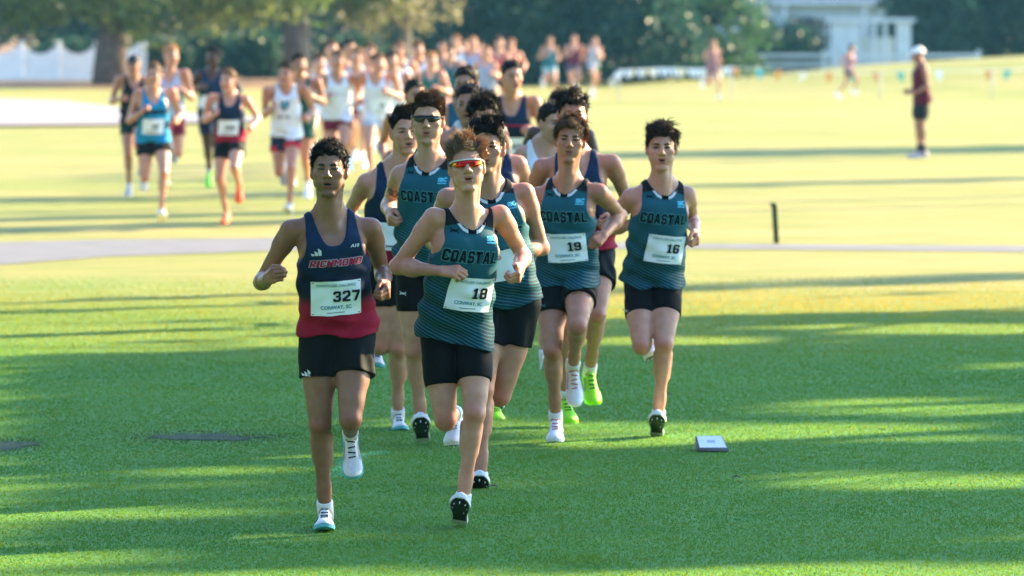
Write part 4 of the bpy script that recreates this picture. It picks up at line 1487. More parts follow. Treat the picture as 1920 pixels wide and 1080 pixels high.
def build_blades():
    N = 620000
    y = 21.5 + (50 - 21.5) * RNG.random(N) ** 1.25
    hw = y * .0905 + 1.0
    x = (RNG.random(N) * 2 - 1) * hw
    px, py = to_px(x, y)
    nb = vnoise(x * 3, y * 3, 5, 1.7)
    keep = (bare(px, py) > .9 + .5 * nb) | (RNG.random(N) < .72)
    keep &= ~((y > 44) & (RNG.random(N) < (y - 44) / 6))
    x, y, px, py = x[keep], y[keep], px[keep], py[keep]
    N = len(x)
    tuft = ss(vnoise(x, y, 9, 2.6), .55, 1.0) * .006
    h = RNG.uniform(.004, .010, N) + tuft * RNG.random(N)
    # a coarse tuft in the foreground
    h += .03 * np.exp(-(((px - 1090) / 60) ** 2 + ((py - 1052) / 8) ** 2)) * RNG.random(N)
    w = RNG.uniform(.004, .0075, N) * (1 + (y - 22) / 22)
    a = RNG.uniform(0, 6.283, N)
    la = RNG.uniform(0, 6.283, N); le = RNG.uniform(.1, .9, N) * h
    V = np.zeros((N, 3, 3), np.float32)
    V[:, 0, 0] = x - np.cos(a) * w / 2; V[:, 0, 1] = y - np.sin(a) * w / 2
    V[:, 1, 0] = x + np.cos(a) * w / 2; V[:, 1, 1] = y + np.sin(a) * w / 2
    V[:, 2, 0] = x + np.cos(la) * le; V[:, 2, 1] = y + np.sin(la) * le; V[:, 2, 2] = h
    me = new_mesh('grass', V.reshape(-1, 3), np.arange(N * 3).reshape(-1, 3))
    g1, g2, g3, straw = (np.array(c) for c in ((.048, .196, .026), (.074, .235, .034), (.110, .245, .042), (.20, .21, .07)))
    n1 = (vnoise(x, y * 1.5, 21, .8) * .5 + .5)[:, None]; n2 = (vnoise(x * .7, y * 2.2, 22, 4.0) * .5 + .5)[:, None]
    c = g1 * (1 - n1) + g2 * n1
    c = c * (1 - .5 * n2) + g3 * .5 * n2
    c = c * RNG.uniform(.9, 1.1, (N, 1))
    s_ = (RNG.random(N) < .02 + .10 * ss(y, 38, 48))
    c[s_] = straw * RNG.uniform(.7, 1.2, (s_.sum(), 1))
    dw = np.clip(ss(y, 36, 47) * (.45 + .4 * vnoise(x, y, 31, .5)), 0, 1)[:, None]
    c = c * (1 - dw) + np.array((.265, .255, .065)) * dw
    pd = painted(px, py) + .35 * vnoise(x, y, 41, 9)
    pm = (pd < .85) & (RNG.random(N) < .75)
    c[pm] = np.array((.10, .52, .42)) * RNG.uniform(.8, 1.2, (pm.sum(), 1))
    # worn ring round the bare spots
    wr = ss(2.2 - bare(px, py), 0, 1.2)[:, None] * .6
    c = c * (1 - wr) + np.array((.05, .085, .035)) * wr
    set_attr(me, 'col', np.repeat(np.clip(c, 0, 1), 3, 0))
    m, n, l, b = nodes_of('grass_blade')
    at_ = n.new('ShaderNodeAttribute'); at_.attribute_name = 'col'
    l.new(at_.outputs['Color'], b.inputs['Base Color'])
    b.inputs['Roughness'].default_value = .6; b.inputs['Specular IOR Level'].default_value = .2
    tr = n.new('ShaderNodeBsdfTranslucent')
    ty = n.new('ShaderNodeMix'); ty.data_type = 'RGBA'; ty.blend_type = 'MULTIPLY'; ty.inputs[0].default_value = 1
    l.new(at_.outputs['Color'], ty.inputs[6]); ty.inputs[7].default_value = (2.1, 1.25, .62, 1); l.new(ty.outputs[2], tr.inputs['Color'])
    mx = n.new('ShaderNodeMixShader'); mx.inputs[0].default_value = .45
    l.new(b.outputs[0], mx.inputs[1]); l.new(tr.outputs[0], mx.inputs[2]); l.new(mx.outputs[0], n['Material Output'].inputs['Surface'])
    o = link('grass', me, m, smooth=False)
    tag(o, 'short mown green turf in the foreground', 'grass', kind='stuff')


build_blades()


def blob_sheet(name, cx, cy, rx, ry, mat, dz=.004, seed=1):
    r_ = np.random.default_rng(seed)
    V = []
    n = 28
    Y0 = gz(cy); X0 = (cx - 960) * Y0 / F_PX
    V.append((X0, Y0, dz))
    for i in range(n):
        a = 2 * math.pi * i / n
        k = 1 + .22 * math.sin(3 * a + seed) + .22 * r_.normal()
        px, py = cx + rx * k * math.cos(a), cy + ry * k * math.sin(a)
        Y = gz(py); V.append(((px - 960) * Y / F_PX, Y, dz))
    o = link(name, new_mesh(name, V, [[0, 1 + (i + 1) % n, 1 + i] for i in range(n)]), mat)
    return tag(o, kind='structure')


M_DIRT = plain('worn_dirt', (.070, .092, .052), .95, .1, .45, 14, .6)
blob_sheet('bare_ground', 20, 836, 42, 8, M_DIRT, seed=3)
blob_sheet('bare_ground', 385, 820, 95, 6, M_DIRT, seed=6)


# ------------------------------------------------------------------ trees
def mat_leaf(name, tr=.45, spec=.3):
    m, n, l, b = nodes_of(name)
    at_ = n.new('ShaderNodeAttribute'); at_.attribute_name = 'col'
    l.new(at_.outputs['Color'], b.inputs['Base Color'])
    b.inputs['Roughness'].default_value = .45; b.inputs['Specular IOR Level'].default_value = spec
    t = n.new('ShaderNodeBsdfTranslucent'); l.new(at_.outputs['Color'], t.inputs['Color'])
    mx = n.new('ShaderNodeMixShader'); mx.inputs[0].default_value = tr
    l.new(b.outputs[0], mx.inputs[1]); l.new(t.outputs[0], mx.inputs[2]); l.new(mx.outputs[0], n['Material Output'].inputs['Surface'])
    return m


LEAF = mat_leaf('leaf')
BARK = plain('bark', (.085, .062, .050), .9, .1, .35, 6, .8)
BARK_PALE = plain('bark_pale', (.26, .22, .18), .9, .1, .3, 6, .6)


def leaves_mesh(name, P, size, col, rs, flat=.0):
    N = len(P)
    a = rs.normal(size=(N, 3)); a /= np.linalg.norm(a, axis=1)[:, None]
    b = np.cross(a, rs.normal(size=(N, 3))); b /= np.linalg.norm(b, axis=1)[:, None]
    L = rs.uniform(.6, 1.3, N)[:, None] * size; W = L * .55
    V = np.stack([P - a * L * .5, P + b * W * .5, P + a * L * .5, P - b * W * .5], 1).reshape(-1, 3)
    me = new_mesh(name, V, np.arange(N * 4).reshape(-1, 4))
    set_attr(me, 'col', np.repeat(np.clip(col, 0, 1), 4, 0))
    return me


def make_tree(name, label, x, y, crowns, n, size, cols, trunk=None, seed=1, cat='tree', group=None, bark=None, clump=.5, reject=None, branches=6, z0=None, per=26):
    """crowns: list of (dx,dy,z,rx,ry,rz); trunk: (radius, height)"""
    rs = np.random.default_rng(seed)
    g = float(terr(x, y)) if z0 is None else z0
    root = empty(name, (x, y, g))
    tag(root, label, cat, group)
    vol = np.array([c[3] * c[4] * c[5] for c in crowns]); pr = vol ** .67; pr /= pr.sum()
    nc = max(6, n // per)
    ci = rs.choice(len(crowns), nc, p=pr)
    d = rs.normal(size=(nc, 3)); d /= np.linalg.norm(d, axis=1)[:, None]
    rad = rs.uniform(.45, 1.0, nc) ** .6
    cr = np.array(crowns)[ci]
    cc = np.array((x, y, g)) + cr[:, :3] + d * rad[:, None] * cr[:, 3:]
    cl = rs.integers(0, nc, n)
    P = cc[cl] + rs.normal(size=(n, 3)) * clump * np.array((1, 1, .7))
    P = P[P[:, 2] > g + .06]; cl = cl[:len(P)]
    if reject is not None:
        P = P[~reject(P)]
    cs = np.array(cols)
    tone = rs.random(nc)
    k = tone[cl[:len(P)]]
    col = cs[0] * (1 - k[:, None]) + cs[1] * k[:, None]
    col = col * rs.uniform(.7, 1.3, (len(P), 1))
    link('crown' if cat == 'tree' else 'foliage', leaves_mesh('crown', P, size, col, rs), LEAF, root, smooth=False)
    if trunk:
        r, h = trunk
        mb = MB()
        lean = rs.normal(size=2) * .03
        pts = [(x + lean[0] * t * h + .05 * r * math.sin(5 * t), y + lean[1] * t * h, g - .15 + t * (h + .15)) for t in np.linspace(0, 1, 7)]
        mb.tube(pts, [r * (1.35 if i == 0 else 1.1 if i == 1 else 1 - .09 * i) for i in range(7)], 12)
        for i in range(branches):
            j = rs.integers(0, nc); e = cc[j]
            t = rs.uniform(.5, .95); b0 = np.array(pts[int(t * 6)])
            m_ = (b0 + e) / 2 + vec(0, 0, .08 * np.linalg.norm(e - b0))
            mb.tube([b0, m_, e], [r * .38, r * .25, r * .08], 7)
        link('trunk', mb.mesh('trunk'), bark or BARK, root)
    return root


# --- trees outside the frame to the right: they shade the foreground
NV = (-SUN_H.y, SUN_H.x)
LIT = [(1300, 640, 190, 7), (1770, 617, 230, 7), (120, 652, 250, 8), (620, 641, 180, 5), (1710, 765, 240, 15), (1380, 806, 430, 14), (1560, 822, 420, 6), (1160, 832, 210, 5),
       (400, 884, 160, 6), (130, 963, 235, 10), (575, 1008, 110, 4), (70, 1046, 210, 14), (1710, 901, 240, 15), (1860, 683, 90, 6), (1700, 1076, 330, 14), (800, 792, 160, 6), (560, 858, 120, 5)]


def lit_ground(P):
    """True where a leaf at P would shade ground that lies in the sun"""
    t = P[:, 2] / SUN_V.z
    gx, gy = P[:, 0] - SUN_V.x * t, P[:, 1] - SUN_V.y * t
    nn = gx * NV[0] + gy * NV[1]
    w = vnoise(gx, gy, 61, .55)
    lit = nn > 35.4 + .5 * w
    streak = (nn > 37.2 + .3 * w) & (nn < 38.4 + .6 * w) & (vnoise(gx * .35, gy, 64, .8) > .1)
    lit &= ~streak
    ok = gy > 3
    px, py = to_px(gx, np.where(ok, gy, 3))
    for (cx, cy, rx, ry) in LIT:
        q = ((px - cx) / rx) ** 2 + ((py - cy) / max(ry, 8)) ** 2
        lit |= ok & (q < 1.8 + .6 * w)
    out = (px < 20) | (py > 1072) | ~ok | (px > 1990)
    lit |= out & (vnoise(gx, gy, 63, 1.3) > -.9)  # crowns opened beyond the view so sun rims the runners
    return lit


def shade_tree(i, gx, gy, hc, rx, rz, label):
    d = hc / math.tan(SUN_EL)
    x, y = gx + SUN_H.x * d, gy + SUN_H.y * d
    make_tree('oak_tree', label, x, y, [(0, 0, hc, rx, rx, rz), (-1.5, 1, hc - 1.5, rx * .8, rx * .8, rz * .6), (1.5, -1, hc + 1, rx * .7, rx * .7, rz * .7)], 9000, .42,
              ((.030, .075, .015), (.070, .12, .025)), (.32, hc), seed=100 + i, group='oaks shading the course', clump=.75, reject=lit_ground, per=16)


for i, (nn, mm, hc) in enumerate(((31.2, 18.5, 9.5), (25.5, 17.0, 10.0), (19.5, 19.0, 9.2), (13.5, 17.5, 9.8), (28.5, 24.0, 11.5))):
    gx, gy = NV[0] * nn + SUN_H.x * mm, NV[1] * nn + SUN_H.y * mm
    shade_tree(i, gx, gy, hc, 5.6, 4.6, ['broad oak nearest the sunlit fairway edge', 'second broad oak along the right side', 'third broad oak along the right side', 'oak nearest the camera on the right', 'tall oak standing behind the row of oaks'][i])


make_tree('tall_pine', 'tall bare-stemmed pine casting the thin shadow band across the fairway', 25.6, 103.2, [(0, 0, 9.2, 1.7, 1.7, 3.0)], 3500, .35, ((.03, .07, .015), (.06, .11, .025)), (.25, 9), seed=140, clump=.35)
for i, (gx, gy, hc, rx, rz, lab) in enumerate(((-4.6, 69.5, 12.0, .55, 2.6, 'slender pine far right casting a streak by the blue singlet runner'), (-3.2, 64.0, 12.5, .40, 2.2, 'second slender pine casting a thin streak on the left fairway'), (-5.0, 60.0, 11.5, .35, 2.6, 'third slender pine whose thin shadow lies just beyond the path'), (3.0, 74.0, 12.0, .45, 2.4, 'fourth slender pine shading a streak on the right fairway'), (5.0, 50.0, 12, .40, 2.4, 'fifth slender pine by the right end of the path'))):
    d = hc / math.tan(SUN_EL)
    make_tree('slender_pine', lab, gx + SUN_H.x * d, gy + SUN_H.y * d, [(0, 0, hc, rx, rx, rz)], 900, .3, ((.03, .07, .015), (.06, .11, .025)), (.10, hc), seed=150 + i, clump=.22, group='slender pines along the right side')


SURR = [(-30, -9, 17, 6), (-20, -13, 18, 6), (-10, -10, 19, 6), (0, -14, 19, 6), (10, -10, 19, 6), (20, -12, 18, 6), (-17, 6, 15, 5), (-19, 18, 16, 5.5), (-18, 30, 15, 5.5), (-20, 42, 16, 5.5), (-22, 55, 14, 5), (19, 2, 16, 5), (17.5, 13, 14, 4.5)]  # unseen trees added around the camera to block low sky light
PLACE = ['far behind the camera on the left', 'behind the camera, second from the left', 'behind the camera, third from the left', 'straight behind the camera', 'behind the camera, right of its axis', 'far behind the camera on the right',
         'left of the camera, nearest', 'left of the course level with the front grass', 'left of the course level with bib 327', 'left of the course level with the shade edge', 'left of the course by the cart path', 'right of the camera, nearest', 'right of the camera before the oaks']
for i, (x, y, h, w) in enumerate(SURR):
    make_tree('added_oak', 'dense oak added to block low sky light, ' + PLACE[i], x, y, [(0, 0, h * .33, w, w, h * .33), (0, 0, h * .68, w * .9, w * .9, h * .32)], 3200, .95, ((.030, .070, .018), (.060, .11, .028)), (.4, h * .6), seed=300 + i, clump=.9, group='unseen oaks added around the camera', per=14)

# --- background trees
def tpx(px, Y): return (px - 960) * Y / F_PX


YG = ((.050, .100, .022), (.230, .250, .045)); DG = ((.012, .045, .022), (.030, .080, .035)); PALE = ((.16, .15, .065), (.30, .26, .12)); TEALG = ((.014, .050, .030), (.035, .090, .050))
make_tree('pine_tree', 'large dark-trunked tree with drooping boughs beside the white fence', tpx(205, 160), 160,
          [(-2.4, 0, 3.0, 2.6, 2.0, 1.5), (1.4, -.6, 2.7, 2.6, 1.6, 1.25), (4.0, -.4, 2.9, 2.2, 1.4, 1.2), (-1, 0, 5.5, 3, 2.5, 1.5)], 14000, .24, YG, (.40, 7), seed=11, clump=.32)
make_tree('pine_tree', 'straight brown-trunked tree behind the white-singlet runners', tpx(553, 165), 165,
          [(-2.2, 1.8, 3.0, 1.9, 1.2, 1.3), (1.9, 1.8, 3.2, 1.5, 1.2, 1.3), (0, 0, 6.5, 2, 2, 2)], 10000, .24, YG, (.27, 8), seed=12, clump=.3)
make_tree('birch_tree', 'slender pale-trunked tree close beside the straight brown trunk', tpx(578, 167), 167,
          [(.6, 0, 5.0, 1.6, 1.4, 2.2), (1.6, 0, 3.0, 1.0, .8, .9)], 2200, .2, PALE, (.10, 6), seed=13, bark=BARK_PALE, clump=.25)
make_tree('birch_tree', 'pale sunlit tree with cream foliage above the runners', tpx(762, 168), 168,
          [(-.7, 0, 2.6, 1.3, 1.0, 1.0), (.5, 0, 3.0, 1.2, 1.0, 1.2), (0, 0, 5, 2, 1.8, 2)], 4200, .17, PALE, (.13, 5), seed=14, bark=BARK_PALE, clump=.22)
for i, (px, Y, w, h, cols, lab) in enumerate((
        (930, 186, 2.2, 5.5, DG, 'dark conifer left of centre behind the red singlet runners'), (1060, 190, 2.4, 6.0, TEALG, 'dense dark conifer straight behind the three distant runners'),
        (1180, 187, 2.3, 5.0, TEALG, 'broad dark conifer just above the white bunting'), (1300, 192, 2.2, 5.2, ((.03, .075, .03), (.06, .13, .045)), 'brighter green conifer next to the blue house'),
        (840, 192, 2.0, 6.0, DG, 'dark conifer behind the pale sunlit tree'))):
    make_tree('conifer', lab, tpx(px, Y), Y, [(0, 0, h * .30, w * 1.15, w, h * .34), (0, 0, h * .62, w * .8, w * .8, h * .35)], 9000, .26, cols, (.2, h * .6), seed=30 + i, clump=.3, group='conifers behind the course')
for i, (px, Y, w, h, lab) in enumerate(((1745, 212, 1.7, 4.5, 'dark tree beside the white shelter'), (1840, 216, 2.0, 5.0, 'dark tree above the grassy rise'), (1940, 214, 2.0, 5.0, 'dark tree at the right edge of the photograph'), (1480, 208, .9, 1.5, 'round dark shrub tree in front of the blue house'))):
    make_tree('leafy_tree', lab, tpx(px, Y), Y, [(0, 0, h * .35, w * 1.2, w, h * .42), (0, 0, h * .7, w, w, h * .3)], 8000, .26, TEALG, (.18, h * .6), seed=50 + i, clump=.3, group='dark trees behind the rise')
for i, (px, Y, w, h, lab) in enumerate(((300, 172, .9, 1.3, 'dark shrub right of the large trunk'), (390, 174, 1.0, 1.5, 'dark shrub behind the dark-skinned runner'), (480, 172, .9, 1.4, 'dark shrub left of the straight brown trunk'), (655, 175, 1.2, 1.5, 'dark shrub between the straight trunk and the pale tree'),
                                       (120, 178, 1.0, 1.2, 'shrub behind the white fence'))):
    make_tree('shrub', lab, tpx(px, Y), Y, [(0, 0, h * .45, w, w * .8, h * .5)], 4000, .18, DG, None, seed=70 + i, cat='shrub', clump=.18, group='shrubs under the trees')
for i in range(9):
    px = -150 + i * 275
    make_tree('forest_tree', ['far tree behind the white fence', 'far tree behind the large trunk', 'far tree behind the left shrubs', 'far tree left of the pale tree', 'far tree behind the dark conifers', 'far tree behind the centre conifers', 'far tree above the blue house roof', 'far tree behind the white shelter', 'far tree beyond the right rise'][i],
              tpx(px, 246), 246 + (i % 3) * 4, [(0, 0, 2.6, 4.2, 2.5, 3.0), (0, 0, 7, 4.2, 3, 4)], 9000, .5, DG if i < 5 else TEALG, (.25, 7), seed=90 + i, clump=.5, group='far tree line')

# ------------------------------------------------------------------ fences, house, shelter
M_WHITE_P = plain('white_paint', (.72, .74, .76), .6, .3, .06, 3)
M_WHITE_DIM = plain('bluish_white_paint', (.40, .47, .53), .7, .2, .1, 3)  # duller, bluer white than the left fence
M_SIDING = plain('blue_grey_siding', (.30, .38, .46), .7, .3, .06, 4)
M_ROOF = plain('roof_shingle', (.16, .17, .19), .85, .2, .2, 8)
M_GLASS = plain('window_glass', (.03, .05, .06), .1, .6)


def white_fence():
    Y = 169.0
    root = empty('white_fence', (tpx(90, Y), Y, -.25))
    tag(root, 'white board fence with scalloped top left of the large trunk', 'fence')
    posts = [-160, -60, 40, 110, 182]
    for px in posts:
        x = tpx(px, Y)
        link('post', MB().box((x, Y, .42), (.13, .13, 1.38)).box((x, Y, 1.13), (.18, .18, .05)).mesh('post'), M_WHITE_P, root, smooth=False)
    for a, b in zip(posts[:-1], posts[1:]):
        xa, xb = tpx(a, Y) + .07, tpx(b, Y) - .07
        n = max(4, int((xb - xa) / .14))
        for i in range(n):
            t = (i + .5) / n
            top = .78 + .25 * (2 * t - 1) ** 2
            w = (xb - xa) / n
            link('board', MB().box((xa + t * (xb - xa), Y, (top - .20) / 2), (w * .94, .025, top + .20)).mesh('board'), M_WHITE_P, root, smooth=False)
        link('rail', MB().box(((xa + xb) / 2, Y + .04, .55), (xb - xa, .05, .09)).mesh('rail'), M_WHITE_P, root, smooth=False)
        link('rail', MB().box(((xa + xb) / 2, Y + .04, .05), (xb - xa, .05, .09)).mesh('rail'), M_WHITE_P, root, smooth=False)
    root2 = empty('white_fence', (tpx(240, Y), Y + 2, -.25))
    tag(root2, 'short white fence section right of the large trunk', 'fence')
    for i in range(6):
        x = tpx(217, Y + 2) + i * .14
        top = .80 + .28 * (i / 5) ** 2
        link('board', MB().box((x, Y + 2, (top - .2) / 2), (.132, .025, top + .2)).mesh('board'), M_WHITE_P, root2, smooth=False)
    link('post', MB().box((tpx(217, Y + 2) + .86, Y + 2, .42), (.13, .13, 1.38)).mesh('post'), M_WHITE_P, root2, smooth=False)


white_fence()


def rail_fence():
    Y = 196.0
    root = empty('rail_fence', (tpx(1550, Y), Y, -.35))
    tag(root, 'white two-rail fence behind the grassy rise in front of the house', 'fence')
    ps = [1400, 1545, 1690, 1835]
    for px in ps:
        x = tpx(px, Y)
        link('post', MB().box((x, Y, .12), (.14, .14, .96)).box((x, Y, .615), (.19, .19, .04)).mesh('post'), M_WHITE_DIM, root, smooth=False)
    for a, b in zip(ps[:-1], ps[1:]):
        xa, xb = tpx(a, Y) + .072, tpx(b, Y) - .072
        for z in (.46, .16):
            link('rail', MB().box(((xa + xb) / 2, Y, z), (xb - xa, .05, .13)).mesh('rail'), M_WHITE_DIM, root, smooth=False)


rail_fence()


def house():
    Y = 224.0; g = -.35
    x0, x1 = tpx(1352, Y), tpx(1660, Y)
    root = empty('house', ((x0 + x1) / 2, Y, g))
    tag(root, 'blue-grey house with low eaves half hidden behind shrubs', 'house')
    w = x1 - x0
    link('wall', MB().box(((x0 + x1) / 2, Y + 3, g + 1.3), (w, 6, 2.6)).mesh('wall'), M_SIDING, root, smooth=False)
    V = [(x0 - .4, Y - .5, g + 2.58), (x1 + .4, Y - .5, g + 2.58), (x1 + .4, Y + 6.5, g + 2.58), (x0 - .4, Y + 6.5, g + 2.58), (x0 - .4, Y + 3, g + 4.6), (x1 + .4, Y + 3, g + 4.6)]
    rf = link('roof', new_mesh('roof', V, [[0, 1, 5, 4], [2, 3, 4, 5], [0, 4, 3], [1, 2, 5], [3, 2, 1, 0]]), M_ROOF, root, smooth=False)
    link('gutter', MB().box(((x0 + x1) / 2, Y - .55, g + 2.60), (w + .8, .1, .14)).mesh('gutter'), M_WHITE_DIM, rf, smooth=False)
    for px in (1400, 1440, 1535, 1565):
        x = tpx(px, Y)
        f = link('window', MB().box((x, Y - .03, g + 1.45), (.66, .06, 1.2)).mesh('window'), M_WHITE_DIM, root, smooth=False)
        for dz in (-.29, .29):
            link('pane', MB().box((x, Y - .065, g + 1.45 + dz), (.52, .02, .50)).mesh('pane'), M_GLASS, f, smooth=False)
    d = link('door', MB().box((tpx(1505, Y), Y - .03, g + 1.02), (.95, .06, 2.04)).mesh('door'), plain('dark_door', (.03, .035, .05), .4), root, smooth=False)
    link('handle', MB().box((tpx(1505, Y) + .36, Y - .09, g + 1.0), (.04, .06, .12)).mesh('handle'), plain('brass', (.5, .4, .2), .3, metal=.8), d, smooth=False)
    for px in (1375, 1470, 1620):
        link('porch_post', MB().box((tpx(px, Y), Y - .42, g + 1.28), (.13, .13, 2.54)).mesh('porch_post'), M_WHITE_DIM, root, smooth=False)


house()


def shelter():
    Y = 202.0; g = -.35
    x = lambda p: tpx(p, Y)
    root = empty('white_shelter', (x(1632), Y, g))
    tag(root, 'small white open shelter with side panels behind the rail fence', 'shelter')
    link('side_panel', MB().box((x(1584), Y, g + .96), (x(1610) - x(1558), .08, 1.92)).mesh('side_panel'), M_WHITE_DIM, root, smooth=False)
    link('side_panel', MB().box((x(1694), Y, g + .96), (x(1708) - x(1680), .08, 1.92)).mesh('side_panel'), M_WHITE_DIM, root, smooth=False)
    link('roof', MB().box((x(1633), Y + .3, g + 2.0), (x(1716) - x(1550), .95, .14)).mesh('roof'), M_WHITE_DIM, root, smooth=False)
    for px in (1640, 1660):
        link('post', MB().box((x(px), Y + .02, g + .96), (.13, .13, 1.92)).mesh('post'), M_WHITE_DIM, root, smooth=False)
    link('back_panel', MB().box((x(1645), Y + .7, g + .7), (x(1680) - x(1612), .05, 1.4)).mesh('back_panel'), M_SIDING, root, smooth=False)


shelter()


# ------------------------------------------------------------------ small things on the course
def bunting():
    root = empty('bunting_line', (tpx(1500, 165), 165, float(terr(tpx(1500, 165), 165))))
    tag(root, 'bunting rope with white, orange and teal pennants across the far course', 'bunting')
    mats = {'w': plain('pennant_white', (.80, .80, .78), .35, .5), 'o': plain('pennant_orange', (.72, .30, .07), .5), 't': plain('pennant_teal', (.02, .42, .40), .5)}
    Yw = 160.0
    pts = [(1138, 158), (1160, 132), (1240, 128), (1310, 130), (1372, 126), (1460, 132), (1560, 136), (1650, 136), (1760, 132), (1860, 132), (1980, 128)]
    W = [at(px, py, Yw) for px, py in pts]
    link('rope', MB().tube(W, .012, 6).mesh('rope'), mats['w'], root)
    for i in (1, 4, 7, 9):
        x, y, z = W[i]
        gzv = float(terr(x, y))
        if z - gzv > .05:
            link('stake', MB().tube([(x, y, gzv - .1), (x, y, z + .04)], .02, 8).mesh('stake'), plain('stake_grey', (.4, .4, .42), .6), root)
    tt = []
    for px in np.arange(1146, 1370, 10.5): tt.append((px, 'w'))
    tt += [(1378, 'o'), (1424, 't'), (1462, 'o'), (1508, 'w'), (1555, 'o'), (1598, 't'), (1642, 'o'), (1688, 't'), (1760, 'w'), (1855, 'o'), (1890, 't')]
    rs = np.random.default_rng(5)
    for px, c in tt:
        py = np.interp(px, [p[0] for p in pts], [p[1] for p in pts])
        p = at(px, py, Yw)
        w, h = (.22, .32) if c != 'w' or px > 1375 else (.15, .26)
        sw = rs.uniform(-.12, .12); fo = rs.uniform(-.10, .10)
        V = [(p[0] - w / 2, p[1], p[2]), (p[0] + w / 2, p[1] + fo * .3, p[2]), (p[0] + w * .3 + sw * .5, p[1] + fo, p[2] - h * .6), (p[0] + sw, p[1] + fo * 1.4, p[2] - h), (p[0] - w * .3 + sw * .5, p[1] + fo * .8, p[2] - h * .6)]
        V2 = [(a, b + .004, c_) for a, b, c_ in V]
        Fc = [[0, 1, 2, 4], [4, 2, 3], [9, 7, 6, 5], [8, 7, 9], [0, 5, 6, 1], [1, 6, 7, 2], [2, 7, 8, 3], [3, 8, 9, 4], [4, 9, 5, 0]]
        link('pennant', new_mesh('pennant', V + V2, Fc), mats[c], root, smooth=False)


bunting()


def stake():
    Y = gz(456)
    x = tpx(1456, Y)
    root = empty('marker_stake', (x, Y, 0)); tag(root, 'short dark green stake at the edge of the cart path', 'stake')
    t = Matrix.Rotation(-.06, 3, 'Y')
    link('post', MB().box((x - .012, Y, .185), (.05, .05, .39), t).mesh('post'), plain('stake_green', (.018, .045, .022), .7, .2, .2, 20), root, smooth=False)
    link('cap', MB().box((x - .036, Y, .385), (.056, .056, .03), t).mesh('cap'), plain('stake_cap', (.012, .03, .016), .6), root, smooth=False)


stake()


def tee_marker():
    Y = gz(846); s_ = F_PX / Y
    x = tpx(1337, Y)
    root = empty('tee_marker', (x, Y, 0)); tag(root, 'small wedge-shaped marker box with pale sloping face on the turf', 'marker box')
    w, d, h0, h1 = .165, .15, .018, .078
    sk = -.012
    V = [(x - w / 2, Y - d / 2, 0), (x + w / 2, Y - d / 2, 0), (x + w / 2 + sk, Y + d / 2, 0), (x - w / 2 + sk, Y + d / 2, 0),
         (x - w / 2 + .002, Y - d / 2, h0), (x + w / 2 - .002, Y - d / 2, h0), (x + w / 2 + sk - .02, Y + d / 2, h1), (x - w / 2 + sk, Y + d / 2, h1)]
    bm = bmesh.new()
    vs = [bm.verts.new(v) for v in V]
    for f in ((3, 2, 1, 0), (0, 1, 5, 4), (1, 2, 6, 5), (2, 3, 7, 6), (3, 0, 4, 7), (4, 5, 6, 7)): bm.faces.new([vs[i] for i in f])
    bmesh.ops.bevel(bm, geom=bm.edges[:], offset=.004, segments=2, affect='EDGES')
    me = bpy.data.meshes.new('housing'); bm.to_mesh(me); bm.free()
    link('housing', me, plain('marker_dark', (.10, .11, .12), .5, .4, .1, 30), root)
    a = np.array(V[4]); b_ = np.array(V[5]); c = np.array(V[6]); e = np.array(V[7])
    up = nrm(np.cross(b_ - a, e - a))
    ins = lambda u, v: a * (1 - u) * (1 - v) + b_ * u * (1 - v) + c * u * v + e * (1 - u) * v + up * .003
    face = [ins(.05, .08), ins(.95, .08), ins(.95, .93), ins(.05, .93)]
    fp = link('face_plate', new_mesh('face_plate', [p + up * .0 for p in face] + [p - up * .002 for p in face], [[0, 1, 2, 3], [4, 7, 6, 5], [0, 4, 5, 1], [1, 5, 6, 2], [2, 6, 7, 3], [3, 7, 4, 0]]),
              plain('marker_face', (.80, .82, .84), .35, .5, .05, 40), root, smooth=False)
    pr = [ins(.36, .42) + up * .001, ins(.64, .42) + up * .001, ins(.64, .62) + up * .001, ins(.36, .62) + up * .001]
    link('print', new_mesh('print', pr, [[0, 1, 2, 3]]), plain('marker_print', (.42, .47, .54), .5), fp, smooth=False)


tee_marker()
for i, (px, py) in enumerate(((1380, 905), (925, 922), (1255, 748), (790, 742))):
    Y = gz(py); x = tpx(px, Y)
    o = link('fallen_leaf', new_mesh('fallen_leaf', [(x - .03, Y, .022), (x, Y - .02, .03), (x + .035, Y + .01, .024), (x, Y + .022, .034), (x, Y, .038)], [[0, 1, 4], [1, 2, 4], [2, 3, 4], [3, 0, 4]]),
             plain('dead_leaf', (.03, .022, .015), .8))
    tag(o, ['dark dead leaf on the turf below the marker box', 'dark dead leaf on the turf right of the spiked shoe', 'dead leaf on the turf below the bib 16 runner', 'dead leaf on the turf beside the white shoe'][i], 'leaf', 'dead leaves on the turf')


# ------------------------------------------------------------------ morning haze
def haze():
    lo, hi = (-70, -12, -1.6), (70, 275, 18.0)
    c = [(lo[i] + hi[i]) / 2 for i in range(3)]; sz = [hi[i] - lo[i] for i in range(3)]
    o = link('haze', MB().box((0, 0, 0), sz).mesh('haze'), None, None, smooth=False, loc=c)
    m = bpy.data.materials.new('haze_air'); m.use_nodes = True
    n, l = m.node_tree.nodes, m.node_tree.links
    n.clear()
    out = n.new('ShaderNodeOutputMaterial')
    v = n.new('ShaderNodeVolumePrincipled')
    v.inputs['Color'].default_value = (.25, .68, 1.0, 1)
    v.inputs['Density'].default_value = HAZE
    v.inputs['Anisotropy'].default_value = 0.0
    l.new(v.outputs[0], out.inputs['Volume'])
    o.data.materials.append(m)
    tag(o, 'thin bluish morning haze over the course', 'haze', kind='stuff')


HAZE = .00017
haze()
